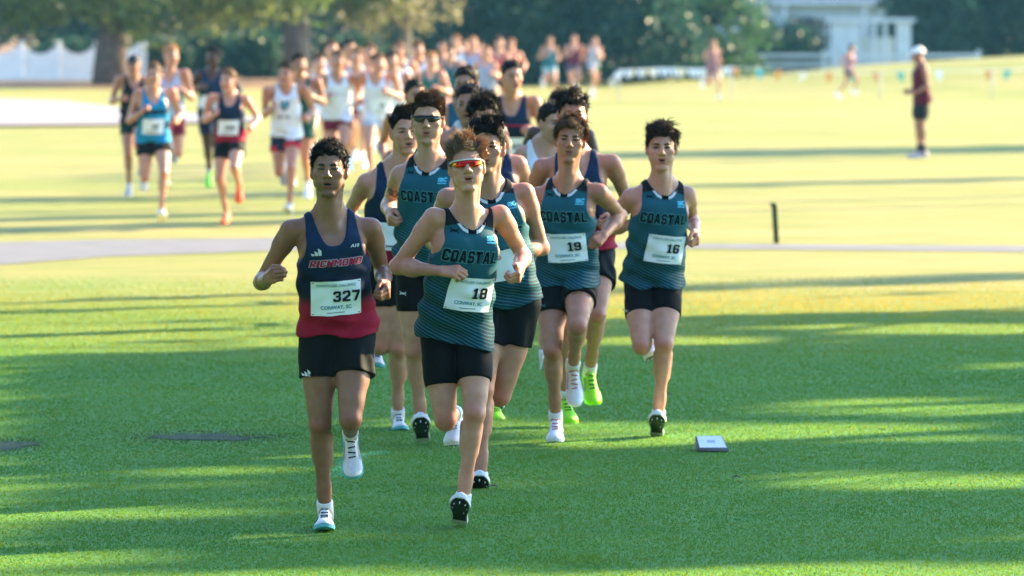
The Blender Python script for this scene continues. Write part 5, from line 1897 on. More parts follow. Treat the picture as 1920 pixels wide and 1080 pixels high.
# ------------------------------------------------------------------ lettering, bibs, logos
M_BIB = plain('bib_paper', (.80, .84, .86), .6, .3, .02, 20)
M_BIBTEAL = plain('bib_teal_ink', (.015, .20, .24), .9, .04)
M_INK = plain('bib_black_ink', (.012, .018, .022), .9, .04)
M_LET = plain('letter_black', (.006, .010, .013), .9, .04)
M_OUT = plain('letter_outline_teal', (.06, .22, .25), .9, .04)
M_WHITE = plain('print_white', (.62, .66, .68), .9, .04)
M_SKYB = plain('print_light_blue', (.12, .52, .66), .9, .04)
M_REDL = plain('letter_red', (.36, .02, .05), .9, .04)
M_PALE = plain('letter_outline_pale', (.42, .34, .40), .9, .04)
M_GREYP = plain('print_grey_teal', (.06, .15, .18), .9, .04)
M_SMUDGE = plain('illegible_print', (.16, .15, .14), .9, .04)


def add_bib(r, number, u0, t0, w=.222, h=.156, rot=0.0, full=True, name='race_bib'):
    cl = Cloak(r['T'], r['gV'], r['gQ'])
    v, f = poly_rect(w, h, 12, 8)
    q = cl.put((v, f), u0, t0, .0095, rot, True)
    if q is None: return
    bv, bf = q
    fr_ = r['T'].fr(t0); e = abs(r['k'] * 91 + u0 * 700 + r['J']['pel'][0] * 37)
    cx, cy = v[:, 0] / (w / 2), v[:, 1] / (h / 2)
    crum = .0028 * np.sin(5 * cx + 3 * cy + e) * np.sin(4 * cy - 2 * cx + 2 * e) + .0022 * np.sin(9 * cx - 6 * cy + 3 * e) + .016 * np.maximum(np.abs(cx * cy) - .55, 0) * (np.sin(e * 3 + np.sign(cx) * 2 + np.sign(cy)) + .6)
    bv = bv + fr_ * np.maximum(crum, -.0035)[:, None]
    bib = link(name, new_mesh(name, bv, bf), M_BIB, r['root'])
    cb = Cloak(r['T'], bv, bf)

    def lay(poly, x, y, mat, nm='lettering', off=.0034):
        p = sub_poly(poly, .014)
        c, s_ = math.cos(rot), math.sin(rot)
        uu = u0 + (x * c - y * s_) / r['T'].k; tt = t0 + (x * s_ + y * c) / r['T'].ts
        q = cb.put(p, uu, tt, off, rot)
        if q is None: return
        link(nm, new_mesh(nm, q[0], q[1]), mat, bib)
    if full:
        lay(text_poly('CHANTICLEER CHALLENGE', .0125, .012, 0, w * .80), 0, h * .375, M_BIBTEAL)
        lay(block_poly(number, .050, (.037 if len(number) < 3 else .041) * len(number)), w * (.21 if len(number) > 2 else .20), h * .055, M_INK, off=.0065)
        lay(text_poly('CONWAY, SC', .020, .025, 0, w * .62), 0, -h * .27, M_BIBTEAL)
        lay(poly_rect(w * .36, .0035), 0, -h * .41, M_SMUDGE, 'small_print')
        for sx in (-1, 1):
            for sy in (-1, 1):
                lay(poly_rect(.010, .0035), sx * (w / 2 - .009), sy * (h / 2 - .007), M_SMUDGE, 'safety_pin', .004)
    elif number:
        for i in range(number):
            lay(poly_rect(.026, .050), w * .12 + (i - (number - 1) / 2) * .036, 0, M_SMUDGE, 'number_print')
        lay(poly_rect(w * .6, .010), 0, -h * .34, M_SMUDGE, 'small_print')
    return bib


def letter(r, body, size, width, u0, t0, mat, out=None, bold=.035, shear=0, rot=0, off=.0048):
    cl = r.setdefault('cl', Cloak(r['T'], r['gV'], r['gQ']))
    if out is not None:
        p = sub_poly(block_poly(body, size, width, .55, shear), .03)
        q = cl.put(p, u0, t0, off - .0015, rot)
        if q is not None: link('lettering_outline', new_mesh('lettering_outline', *q), out, r['top'])
    p = sub_poly(block_poly(body, size, width, 0, shear) if all(c in GL for c in body) else text_poly(body, size, bold, shear, width), .03)
    q = cl.put(p, u0, t0, off, rot)
    if q is not None: link('lettering', new_mesh('lettering', *q), mat, r['top'])


def emblem(r, poly, u0, t0, mat, rot=0, off=.004, nm='logo'):
    cl = r.setdefault('cl', Cloak(r['T'], r['gV'], r['gQ']))
    q = cl.put(poly, u0, t0, off, rot)
    if q is not None: link(nm, new_mesh(nm, *q), mat, r['top'], smooth=False)


def short_logo(r, poly, u0, t0, mat, off=.003, rot=0):
    cl = r.setdefault('cs', Cloak(r['T'], r['sV'], r['sQ']))
    q = cl.put(poly, u0, t0, off, rot)
    if q is not None: link('logo', new_mesh('logo', *q), mat, r['shorts'], smooth=False)


def teal_prints(r, tword=.358):
    letter(r, 'COASTAL', .056, .255, .0, tword, M_LET, M_OUT)
    emblem(r, poly_ua(.036), -.082, .470, M_LET)
    letter(r, 'SBC', .020, .044, .090, .447, M_SKYB, None, bold=.05)
    emblem(r, poly_rect(.046, .005), .090, .430, M_SKYB, nm='logo_bar')
    for sx in (-1, 1):
        w = [(.020, .463), (.020, .490), (.040, .503), (.058, .528), (.073, .524), (.068, .500), (.045, .474)]
        emblem(r, sub_poly((np.array([(sx * x, (y - .49) * r['T'].ts) for x, y in w]) * np.array([r['k'], 1]), [list(range(7))]), .02), 0, .49, M_WHITE, nm='collar_panel', off=.004)
    emblem(r, sub_poly((np.array([(-.020, -.027), (.020, -.027), (.020, -.003), (-.020, -.003)]) * r['k'], [[0, 1, 2, 3]]), .02), 0, .49, M_LET, nm='collar_insert', off=.0035)


def sunglasses(r, lens_col, frame_col, shield=True, name='sunglasses'):
    H = r['H']
    fr = MB(); ln = MB()
    n = 17
    # lens sheet wrapped round the face
    rows = 5
    V, Q = [], []
    for j in range(rows):
        for i in range(n):
            a = (i / (n - 1) - .5) * 2
            x = .069 * a
            y = .1005 - .030 * a * a - .010 * a ** 4
            zt = .021 - .003 * a * a
            zb = -.014 + .012 * abs(a) ** 3 + .016 * math.exp(-(a / .16) ** 2)
            if not shield: zb += .004 + .006 * math.exp(-(a / .13) ** 2)
            z = zb + (zt - zb) * j / (rows - 1)
            V.append(H.w(x, y + .003 * math.sin(math.pi * j / (rows - 1)), z))
    for j in range(rows - 1):
        for i in range(n - 1):
            Q.append([j * n + i, j * n + i + 1, (j + 1) * n + i + 1, (j + 1) * n + i])
    lens = new_mesh('lens', V, Q)
    pts = [H.w(.070 * a, .1015 - .030 * a * a - .010 * a ** 4, .0225 - .003 * a * a) for a in np.linspace(-1, 1, 15)]
    fr.tube(pts, .0032 * H.s, 6)
    for sx in (-1, 1):
        fr.tube([H.w(sx * .069, .061, .018), H.w(sx * .078, .035, .015), H.w(sx * .080, -.01, .012), H.w(sx * .078, -.035, .0)], [.0042 * H.s, .0036 * H.s, .003 * H.s, .0025 * H.s], 6)
    g = link(name, fr.mesh(name), frame_col, r['root'])
    link('lens', lens, lens_col, g)
    sol = g.children[0].modifiers.new('thickness', 'SOLIDIFY'); sol.thickness = .0018
    return g


M_LENS_RED = None


def lens_mirror():
    m, n, l, b = nodes_of('red_mirror_lens')
    tc = n.new('ShaderNodeTexCoord')
    mp = n.new('ShaderNodeSeparateXYZ'); l.new(tc.outputs['Generated'], mp.inputs[0])
    cr = n.new('ShaderNodeValToRGB')
    e = cr.color_ramp.elements
    e[0].position = .04; e[0].color = (.55, .40, .03, 1)
    e[1].position = .96; e[1].color = (.50, .35, .03, 1)
    for p, c in ((.16, (.62, .03, .01, 1)), (.5, (.55, .005, .03, 1)), (.84, (.60, .05, .01, 1))):
        x = e.new(p); x.color = c
    l.new(mp.outputs['X'], cr.inputs[0]); l.new(cr.outputs[0], b.inputs['Base Color'])
    b.inputs['Metallic'].default_value = .75; b.inputs['Roughness'].default_value = .12
    return m


# ------------------------------------------------------------------ hair styles
def hair(col, **k):
    d = dict(col=np.array(col)); d.update(k); return d


DKBR = (.020, .012, .008); BLKH = (.010, .008, .007); BR = (.095, .052, .027); LTBR = (.25, .178, .115); BLOND = (.42, .27, .12)
H_CURLY = hair(BLKH, top=.022, side=.013, amp=.003, n=4200, ltop=.034, lside=.026, lift=.8, comb=(0, .05, 0), curl=1.3, locks=900, rad=.0019, grav=0, front=.068, seed=4)
H_WAVY_UP = hair(LTBR, top=.024, side=.013, amp=.005, n=3600, ltop=.052, lside=.032, lift=.35, comb=(.10, .15, .28), curl=.30, locks=70, rad=.0019, grav=.14, front=.066, seed=5)
H_SHORT = hair(BR, top=.020, side=.009, amp=.003, n=2800, ltop=.042, lside=.020, lift=.28, comb=(.30, .20, .25), curl=.16, locks=90, rad=.0019, grav=.1, front=.070, seed=6)
H_BLACKWAVE = hair(BLKH, top=.026, side=.013, amp=.006, n=2800, ltop=.062, lside=.032, lift=.3, comb=(-.3, .2, .1), curl=.45, locks=60, rad=.0022, grav=.2, front=.068, seed=8)
H_FRINGE = hair((.165, .098, .052), top=.022, side=.015, amp=.004, n=3200, ltop=.066, lside=.038, lift=.18, comb=(.10, .35, .05), fringe=(-.55, .25, -.15), curl=.24, locks=70, rad=.0019, grav=.25, front=.062, seed=9)
H_TOUSLED = hair((.055, .033, .021), top=.022, side=.012, amp=.006, n=3400, ltop=.066, lside=.034, lift=.36, comb=(.05, .25, .05), fringe=(-.3, .2, -.12), curl=.48, locks=75, rad=.0020, grav=.16, front=.064, seed=12)


def far_hair(col, top=.022, n=0, seed=1, **k):
    d = dict(top=top, side=.011, amp=.006, n=n, ltop=.045, lside=.02, lift=.6, comb=(0, .25, .2), curl=.5, rad=.0045, grav=.12, front=.068, seed=seed)
    d.update(k)
    return hair(col, **d)


SK_OLIVE = np.array((.285, .135, .082)); SK_FAIR = np.array((.56, .290, .195)); SK_TAN = np.array((.43, .205, .128)); SK_MED = np.array((.47, .232, .150)); SK_DARK = np.array((.075, .034, .022))

# ------------------------------------------------------------------ the runners of the leading group
SP_WHITE_AQUA = (WHT, AQUA, BLK, False)
SP_WHITE_BLACK = (WHT, WHT, GREY, True)
SP_WHITE_RED = (WHT, WHT, RED, True)
SP_NEON = (NEON, NEON, BLK, False)

NEAR = []
NEAR.append(dict(
    id='R1', Z=25.95, k=1.0, head=(617, 319), neck=(618, 404), pel=(633, 614), sha=(545, 432), shb=(696, 429), tw=.03,
    ela=(490, 529), wra=(500, 524), haa=(513, 515), elb=(717, 510), wrb=(723, 533), hab=(727, 549),
    hipa=(598, 620), hipb=(667, 620), kna=(600, 797), ana=(610, 957), toea=(607, 993), knb=(657, 786), anb=(657, 812), toeb=(663, 900),
    sg=dict(ana=-1, knb=1, anb=-1, toeb=1), hang=(-3, 3, 0), res=.0062, hres=.0030, gres=.0055, nk=1.10,
    look=dict(fat=.97, skin=SK_OLIVE, stubble=.6, mouth=.9, open=.25, brow=np.array((.012, .008, .007)), jaw=1.0), hair=H_CURLY,
    kit=dict(KIT_NAVY, singlet=dict(KIT_NAVY['singlet'], hem=-.022)), shoes=SP_WHITE_AQUA,
    label='runner in navy and red singlet wearing bib 327 with short black curly hair'))
NEAR.append(dict(
    id='R2', Z=26.3, k=1.0, head=(875, 312), neck=(878, 405), pel=(853, 608), sha=(813, 409), shb=(938, 404), tw=.05,
    ela=(744, 500), wra=(826, 508), haa=(858, 508), elb=(981, 479), wrb=(976, 500), hab=(972, 520),
    hipa=(820, 615), hipb=(888, 611), kna=(835, 787), ana=(852, 775), toea=(850, 838), knb=(890, 774), anb=(867, 944), toeb=(862, 938),
    sg=dict(ana=-1, anb=-1, toea=1), pna=(.05, .75, -.6), thumbb=True, hang=(2, 7, 4), res=.0062, hres=.0030, gres=.0055,
    look=dict(jaw=.98, fat=.98, nose=.98, skin=SK_FAIR, mouth=.65, open=.8, brow=np.array(LTBR) * .7), hair=H_WAVY_UP,
    kit=dict(KIT_TEAL_T, singlet=dict(KIT_TEAL['singlet'], hem=-.072), shorts=dict(TIGHT_SH, len=.27)), shoes=SP_WHITE_BLACK,
    label='runner in teal singlet with bib 18 wearing red mirrored sunglasses'))
NEAR.append(dict(
    id='R3', Z=30.8, k=1.06, head=(802, 225), neck=(806, 300), pel=(800, 490), sha=(750, 328), shb=(866, 326), tw=-.04,
    ela=(728, 384), wra=(730, 398), haa=(731, 413), elb=(872, 392), wrb=(832, 352), hab=(815, 337),
    hipa=(772, 496), hipb=(830, 496), kna=(777, 657), ana=(790, 794), toea=(788, 786), knb=(834, 650), anb=(836, 640), toeb=(836, 700),
    sg=dict(), pnb=(-.2, .8, -.3), hang=(-4, 0, 0), res=.0075, hres=.0036, gres=.0068,
    look=dict(jaw=1.06, fat=1.0, skin=SK_FAIR, mouth=.35, open=.8, brow=np.array(BR), stubble=.12), hair=H_SHORT,
    kit=dict(KIT_TEAL_T), shoes=SP_WHITE_BLACK,
    label='tall runner in teal singlet with black sunglasses and short brown hair'))
NEAR.append(dict(
    id='R4', Z=28.5, k=1.05, head=(914, 276), neck=(915, 350), pel=(948, 560), sha=(838, 372), shb=(984, 362), tw=.02,
    ela=(812, 455), wra=(848, 470), haa=(864, 474), elb=(1016, 465), wrb=(950, 474), hab=(925, 476),
    hipa=(914, 566), hipb=(980, 562), kna=(906, 730), ana=(900, 904), toea=(899, 896), knb=(938, 742), anb=(934, 728), toeb=(928, 760),
    sg=dict(), pnb=(.1, .8, -.5), hang=(-6, 2, -2), res=.0072, hres=.0036, gres=.0065,
    look=dict(jaw=.92, fat=.95, nose=1.04, skin=SK_MED, mouth=.2, open=.7, brow=np.array(BLKH)), hair=H_BLACKWAVE,
    kit=dict(KIT_TEAL, singlet=dict(KIT_TEAL['singlet'], hem=-.02)), shoes=SP_WHITE_BLACK,
    label='black-haired runner in teal singlet half hidden behind the runner wearing bib 18'))
NEAR.append(dict(
    id='R5', Z=32.0, k=1.02, head=(760, 247), neck=(746, 312), pel=(735, 492), sha=(686, 342), shb=(794, 338), tw=.02,
    ela=(652, 402), wra=(690, 440), haa=(708, 448), elb=(820, 400), wrb=(790, 430), hab=(780, 440),
    hipa=(710, 500), hipb=(760, 500), kna=(714, 648), ana=(708, 655), toea=(706, 690), knb=(746, 652), anb=(746, 780), toeb=(752, 808),
    hang=(10, 0, 4), res=.009, hres=.0045, gres=.008,
    look=dict(skin=SK_FAIR, mouth=.9, open=.4, brow=np.array(BR), fat=1.05), hair=dict(H_SHORT, col=np.array(DKBR), seed=21),
    kit=KIT_NAVY, shoes=SP_WHITE_AQUA,
    label='runner in navy singlet partly hidden between the bib 327 runner and the tall sunglasses runner'))
NEAR.append(dict(
    id='R6', Z=33.0, k=1.05, head=(908, 226), neck=(918, 290), pel=(925, 470), sha=(860, 313), shb=(972, 308),
    ela=(835, 380), wra=(860, 410), haa=(872, 420), elb=(992, 372), wrb=(965, 405), hab=(955, 415),
    hipa=(900, 480), hipb=(952, 478), kna=(900, 620), ana=(905, 735), toea=(906, 772), knb=(948, 620), anb=(926, 752), toeb=(936, 796),
    sg=dict(anb=-1), hang=(4, -4, 3), res=.010, hres=.0045, gres=.009,
    look=dict(skin=SK_FAIR, mouth=.3, open=.6, brow=np.array(BLKH)), hair=dict(H_BLACKWAVE, seed=31, comb=(.2, .1, .3)),
    kit=KIT_NAVY, shoes=SP_NEON,
    label='dark-haired runner in navy singlet and neon shoes right behind the black-haired teal runner'))
NEAR.append(dict(
    id='R10', Z=32.4, k=1.045, head=(1074, 216), neck=(1080, 290), pel=(1096, 470), sha=(1016, 314), shb=(1148, 306), tw=-.02,
    ela=(990, 385), wra=(1010, 415), haa=(1018, 425), elb=(1176, 375), wrb=(1150, 410), hab=(1140, 420),
    hipa=(1070, 478), hipb=(1122, 474), kna=(1062, 610), ana=(1060, 745), toea=(1070, 797), knb=(1119, 590), anb=(1106, 694), toeb=(1114, 762),
    sg=dict(), hang=(3, 0, 0), res=.0085, hres=.0042, gres=.0075,
    look=dict(skin=SK_MED, mouth=.3, open=.6, brow=np.array(BLKH)), hair=dict(H_TOUSLED, col=np.array(DKBR), seed=41, curl=.8, n=2200),
    kit=KIT_NAVY, shoes=SP_NEON,
    label='curly-haired runner in navy singlet and neon shoes behind the runner wearing bib 19'))
NEAR.append(dict(
    id='R13', Z=31.0, k=1.0, head=(1069, 262), neck=(1064, 342), pel=(1062, 518), sha=(1008, 368), shb=(1124, 361), tw=-.04,
    ela=(998, 440), wra=(1018, 408), haa=(1027, 391), elb=(1164, 404), wrb=(1133, 440), hab=(1117, 452),
    hipa=(1034, 524), hipb=(1090, 522), kna=(1036, 657), ana=(1042, 784), toea=(1040, 831), knb=(1083, 612), anb=(1075, 686), toeb=(1079, 767),
    pnb=(-.3, .75, -.4), hang=(-2, 0, -4), res=.0070, hres=.0034, gres=.0062,
    look=dict(jaw=.93, fat=.98, nose=1.03, skin=SK_TAN, mouth=.15, open=.45, brow=np.array(DKBR), stubble=.1), hair=H_FRINGE,
    kit=KIT_TEAL, shoes=SP_WHITE_RED,
    label='runner in teal singlet with bib 19 and swept brown fringe'))
NEAR.append(dict(
    id='R14', Z=31.7, k=1.015, head=(1240, 277), neck=(1243, 346), pel=(1224, 520), sha=(1182, 370), shb=(1288, 366), tw=.03,
    ela=(1140, 430), wra=(1196, 418), haa=(1220, 427), elb=(1298, 412), wrb=(1304, 434), hab=(1308, 452),
    hipa=(1198, 526), hipb=(1252, 523), kna=(1203, 648), ana=(1216, 640), toea=(1222, 672), knb=(1245, 645), anb=(1234, 785), toeb=(1232, 781),
    pna=(.1, .7, -.6), hang=(0, 0, 0), res=.0070, hres=.0034, gres=.0062,
    look=dict(jaw=.95, fat=1.04, nose=.97, skin=SK_FAIR, mouth=1.1, open=.65, brow=np.array(DKBR)), hair=H_TOUSLED,
    kit=KIT_TEAL_T, shoes=SP_WHITE_BLACK,
    label='runner in teal singlet with bib 16 and tousled dark hair on the open right side'))

PEOPLE = {}
for s in NEAR:
    s['J'] = joints_px(s)
    s['group'] = 'runners in the leading pack'
    s['seed'] = len(PEOPLE) + 3
    if s['id'] == 'R3':
        s['tattoo'] = (at(742, 358, s['J']['sha'][1] + .08), .05)
    PEOPLE[s['id']] = make_runner(s)

r = PEOPLE['R1']
letter(r, 'RICHMOND', .030, .235, .005, .330, M_REDL, M_PALE, bold=.02, shear=.25)
emblem(r, poly_bars(.046), -.082, .388, M_WHITE)
letter(r, 'A10', .015, .042, .092, .402, M_WHITE, None, bold=.04, shear=.3)
add_bib(r, '327', .0, .165, .228, .158, -.02)
short_logo(r, poly_bars(.042), -.150, -.175, M_WHITE)
r = PEOPLE['R2']
teal_prints(r)
add_bib(r, '18', .035, .178, .216, .156, -.03)
short_logo(r, poly_ua(.03), -.135, -.265, M_WHITE)
M_LENS_RED = lens_mirror()
sunglasses(r, M_LENS_RED, plain('glasses_white', (.72, .74, .75), .35))
r = PEOPLE['R3']
teal_prints(r)
short_logo(r, poly_ua(.034), -.115, -.155, M_WHITE)
sunglasses(r, plain('black_lens', (.006, .007, .009), .08, .6), plain('glasses_black', (.008, .008, .009), .3), False)
r = PEOPLE['R4']
teal_prints(r)
add_bib(r, '14', .0, .178, .216, .156) if False else add_bib(r, 0, .0, .178, .216, .156, full=False)
r = PEOPLE['R5']; add_bib(r, 1, .02, .165, .22, .156, full=False)
r = PEOPLE['R6']; letter(r, 'A10', .015, .042, .09, .385, M_WHITE, None, bold=.04, shear=.3)
r = PEOPLE['R10']; letter(r, 'A10', .015, .042, .09, .385, M_WHITE, None, bold=.04, shear=.3)
r = PEOPLE['R13']
teal_prints(r)
add_bib(r, '19', .01, .185, .216, .156, .05)
short_logo(r, poly_ua(.032), -.13, -.13, M_GREYP)
r = PEOPLE['R14']
teal_prints(r)
add_bib(r, '16', .035, .188, .216, .156, -.05)
short_logo(r, poly_ua(.03), -.140, -.17, M_WHITE)
# ------------------------------------------------------------------ the rest of the field
W_S = (.70, .71, .74)
KW = lambda sh, hem=-.02: dict(singlet=dict(colour=kit_flat(W_S), neck=.41, neckw=.08, hem=hem), shorts=dict(len=.17, loose=.012, col=sh), sock=.04)
KC = lambda c, sh, band=None, ln=.18, **k: dict(singlet=dict(colour=kit_flat(c, band), neck=.41, neckw=.08, hem=-.02), shorts=dict(len=ln, loose=.012, col=sh, **k), sock=.04)
MAROON = (.16, .010, .028); BLKS = (.008, .011, .012); NAVYS = (.010, .022, .05)
S_WH = (WHT, WHT, GREY, False); SOR = (ORG, ORG, WHT, False); SGR = (GRN, GRN, WHT, False); SYE = (YEL, YEL, WHT, False); SGY = (GREY, WHT, BLK, False); SBK = (BLK, WHT, WHT, False)
HB = lambda c, s, **k: far_hair(c, n=160, seed=s, **k)


def H_of(top, Z, z0=0.0, bounce=0.0):
    """standing height that puts the top of the hair on row top"""
    return (CAM_H - (top - HORIZ) * Z / F_PX - z0 - bounce) / 1.0 * (1.80 / 1.80)


FAR = [
    # id, px, top row, Z, pose, mirror, yaw, skin, hair, kit, shoes, bib, label, group
    ('R7', 884, 152, 37.5, 'A', False, 4, SK_TAN, HB(BLKH, 201, ltop=.06, curl=.6), KW(BLKS), S_WH, 0, 'dark wavy-haired runner in white singlet deep in the leading pack', 'P'),
    ('R8', 868, 120, 43.0, 'B', True, 0, SK_TAN, HB((.02, .012, .008), 202, top=.03, curl=1.0), KC((.02, .10, .14), BLKS), S_WH, 0, 'runner with tall curly hair glowing at the edge, at the back of the leading pack', 'P'),
    ('R9', 958, 114, 48.0, 'A', True, 2, SK_MED, HB(BLKH, 203), dict(KIT_NAVY), S_WH, 3, 'runner in navy singlet with a thin red stripe behind the leading pack', 'P'),
    ('R11', 1030, 184, 36.0, 'B', False, 10, SK_FAIR, HB(DKBR, 204, top=.028, curl=.8), KW(BLKS), S_WH, 0, 'curly-haired runner just left of the runner wearing bib 19, face mostly hidden', 'P'),
    ('R12', 1052, 158, 39.0, 'A', True, 0, SK_DARK, HB(BLKH, 205, top=.014, curl=1.0), KC((.02, .14, .16), BLKS), S_WH, 0, 'dark-skinned runner whose black hair shows above the pack behind bib 19', 'P'),
    ('R15', 778, 144, 46.0, 'B', False, 0, SK_TAN, HB(BLKH, 206), KC((.02, .10, .16), BLKS), S_WH, 0, 'dark-haired runner behind the shoulder of the tall sunglasses runner', 'P'),
    ('L1', 288, 115, 59.9, 'B', True, 6, SK_FAIR, HB((.16, .10, .06), 207, top=.012), KC((.012, .24, .42), BLKS, (.30, .345, (.01, .02, .06))), S_WH, 2, 'runner in bright blue singlet with bib and black shorts', 'F'),
    ('L2', 252, 99, 69.0, 'A', False, 0, SK_TAN, None, KC((.012, .014, .018), (.010, .03, .025)), SGY, 0, 'runner in black singlet and dark cap behind the blue singlet runner', 'F'),
    ('L3', 318, 84, 69.5, 'B', False, 8, SK_FAIR, HB(BLOND, 208, top=.035, curl=1.0, ltop=.05), KC((.42, .46, .56), MAROON, ln=.24), SGY, 0, 'runner with big blond curls in pale singlet and maroon shorts', 'F'),
    ('L4', 398, 86, 70.5, 'C', True, -4, SK_DARK, HB(BLKH, 209, top=.010), KC((.012, .035, .075), NAVYS, (.10, .24, (.50, .52, .58)), ln=.24), SGR, 2, 'dark-skinned runner in navy kit with bright green shoes', 'F'),
    ('L5', 433, 124, 60.5, 'A', False, -8, SK_FAIR, HB((.20, .12, .06), 210, top=.024, curl=.7), dict(KIT_NAVY, sock=.0), SOR, 3, 'runner in navy and red singlet with bright orange shoes', 'F'),
    ('L6', 537, 111, 61.7, 'B', True, -6, SK_MED, HB((.06, .035, .02), 211), dict(singlet=dict(colour=kit_flat(W_S), neck=.43, neckw=.075, hem=-.02), shorts=dict(len=.19, loose=.014, col=NAVYS, trim=(.5, .02, .04)), sock=.04), SGY, 0, 'runner in white singlet with a dark shield crest and navy shorts', 'F'),
    ('L7', 562, 96, 66.5, 'C', False, 0, SK_TAN, HB(DKBR, 212), KC((.015, .07, .055), (.015, .07, .055)), S_WH, 0, 'runner in dark green singlet close behind the shield crest runner', 'F'),
    ('L8', 633, 94, 70.0, 'A', False, 5, SK_MED, HB((.15, .09, .05), 213), KW(MAROON), S_WH, 0, 'runner in white singlet and maroon shorts straight above the bib 327 runner', 'F'),
    ('L9', 624, 71, 80.0, 'B', False, 0, SK_FAIR, HB((.12, .07, .04), 214), KW(MAROON), S_WH, 0, 'taller white-singlet runner right behind the maroon shorts runner', 'F'),
    ('L10', 656, 73, 84.0, 'A', True, 0, SK_TAN, HB(BLKH, 215), KW(BLKS), S_WH, 0, 'dark-haired runner between the two rows of white singlets', 'F'),
    ('L11', 709, 92, 70.0, 'B', False, 0, SK_FAIR, HB((.16, .09, .05), 216), KW((.45, .50, .62)), S_WH, 2, 'runner in white singlet with red shoulder piping and pale blue shorts', 'F'),
    ('L12', 693, 79, 80.0, 'A', False, 0, SK_FAIR, HB((.14, .08, .04), 217), KW((.45, .50, .62)), S_WH, 0, 'white-singlet runner whose head shows left above the pale blue shorts runner', 'F'),
    ('L13', 750, 76, 82.0, 'C', True, 0, SK_MED, HB((.16, .08, .04), 218), KW(MAROON), S_WH, 0, 'white-singlet runner right of the pale blue shorts runner', 'F'),
    ('L14', 785, 72, 84.0, 'B', False, 4, SK_MED, HB((.20, .11, .05), 219), KW((.45, .50, .62)), S_WH, 0, 'last white-singlet runner at the end of the white row', 'F'),
    ('L15', 668, 86, 77., 'C', True, 3, SK_FAIR, HB((.18, .10, .05), 240), KW(MAROON), S_WH, 0, 'white-singlet runner squeezed between the maroon and the pale blue shorts runners', 'F'),
    ('L16', 735, 92, 74., 'A', True, 0, SK_MED, HB((.05, .03, .02), 241), KW(BLKS), S_WH, 0, 'brown-haired white-singlet runner just right of the red piping runner', 'F'),
    ('L17', 806, 96, 78., 'C', False, 0, SK_FAIR, HB(BLOND, 242), KC((.02, .12, .12), BLKS), S_WH, 0, 'blond runner in green right of the white row', 'F'),
    ('L18', 600, 98, 78., 'A', True, 0, SK_FAIR, HB((.12, .07, .04), 243), KW((.45, .50, .62)), S_WH, 0, 'white-singlet runner right of the dark green singlet runner', 'F'),
    ('M7', 872, 74, 110., 'C', True, 0, SK_FAIR, HB((.22, .11, .05), 244), KC((.45, .46, .50), BLKS), S_WH, 0, 'distant runner in grey between the reddish-haired and the blond runners', 'D'),
    ('M8', 900, 74, 112., 'A', False, 0, SK_MED, HB(DKBR, 245), KC((.03, .06, .14), BLKS), S_WH, 0, 'distant runner in dark blue right of the blond one', 'D'),
    ('M9', 846, 84, 96., 'B', False, 0, SK_MED, HB(BLKH, 246), KC((.02, .10, .12), BLKS), S_WH, 0, 'distant dark-haired runner in teal in front of the reddish-haired one', 'D'),
    ('M1', 828, 76, 100., 'A', False, 0, SK_TAN, HB(BLKH, 220), KC((.02, .05, .11), BLKS), S_WH, 0, 'distant dark-haired runner in navy left of the red-haired runner', 'D'),
    ('M2', 856, 63, 104., 'B', True, 0, SK_FAIR, HB((.24, .10, .04), 221), KW(BLKS), S_WH, 0, 'distant runner with reddish hair in pale singlet', 'D'),
    ('M3', 888, 66, 104., 'A', True, 0, SK_FAIR, HB(BLOND, 222), KC((.30, .34, .50), BLKS), S_WH, 0, 'distant blond runner in pale blue singlet', 'D'),
    ('M4', 912, 86, 98., 'C', False, 0, SK_FAIR, HB((.26, .12, .05), 223), KC((.26, .30, .40), BLKS), S_WH, 0, 'distant ginger runner slightly in front of the blond one', 'D'),
    ('M5', 936, 69, 106., 'B', False, 0, SK_FAIR, HB((.18, .09, .04), 224), KC((.35, .03, .05), BLKS), S_WH, 0, 'distant runner in red singlet above the navy stripe runner', 'D'),
    ('M6', 958, 68, 108., 'A', False, 0, SK_MED, HB((.25, .12, .05), 225), KC((.40, .05, .06), BLKS), S_WH, 0, 'second distant runner in red, right above the navy stripe runner', 'D'),
    ('N1', 1030, 67, 156., 'B', True, 12, SK_MED, HB((.12, .07, .04), 226), KC((.02, .12, .16), (.30, .45, .50)), S_WH, 0, 'far runner in teal, leftmost of the three by the conifers', 'D'),
    ('N2', 1075, 63, 158., 'A', False, 12, SK_FAIR, HB((.20, .10, .05), 227), KC((.10, .015, .04), (.08, .10, .13)), S_WH, 0, 'far runner in maroon, middle one of the three by the conifers', 'D'),
    ('N3', 1112, 67, 158., 'C', False, 15, SK_FAIR, HB((.16, .09, .05), 228), KC((.35, .36, .42), (.05, .16, .10)), S_WH, 0, 'far runner in pale top and green shorts, rightmost of the three by the conifers', 'D'),
    ('Q1', 1335, 72, 155., 'B', True, 25, SK_MED, HB((.25, .10, .04), 229), KC((.26, .14, .16), (.25, .12, .10)), S_WH, 0, 'lone far runner crossing behind the bunting', 'D'),
    ('Q2', 1590, 82, 157., 'C', False, 70, SK_MED, HB((.06, .04, .03), 230), KC((.30, .16, .20), (.04, .05, .06)), S_WH, 0, 'far runner striding sideways in front of the white shelter', 'D'),
    ('MAN', 1728, 86, 86.5, 'S', False, -75, SK_OLIVE, None, dict(singlet=dict(colour=kit_flat((.080, .007, .018)), neck=.50, neckw=.06, hem=-.10, fit=.028, strap=.06), shorts=dict(len=.34, loose=.016, col=(.008, .012, .016)), sock=.12, sockcol=(.02, .02, .025), sockname='black'), (('pinkish', (.45, .36, .38)), GREY, GREY, False), 0, 'man in maroon shirt, black shorts and white cap standing alone on the grass', 'X'),
]
GR = {'P': 'runners in the leading pack', 'F': 'runners of the second pack', 'D': 'runners far behind', 'X': None}
jr = np.random.default_rng(77)
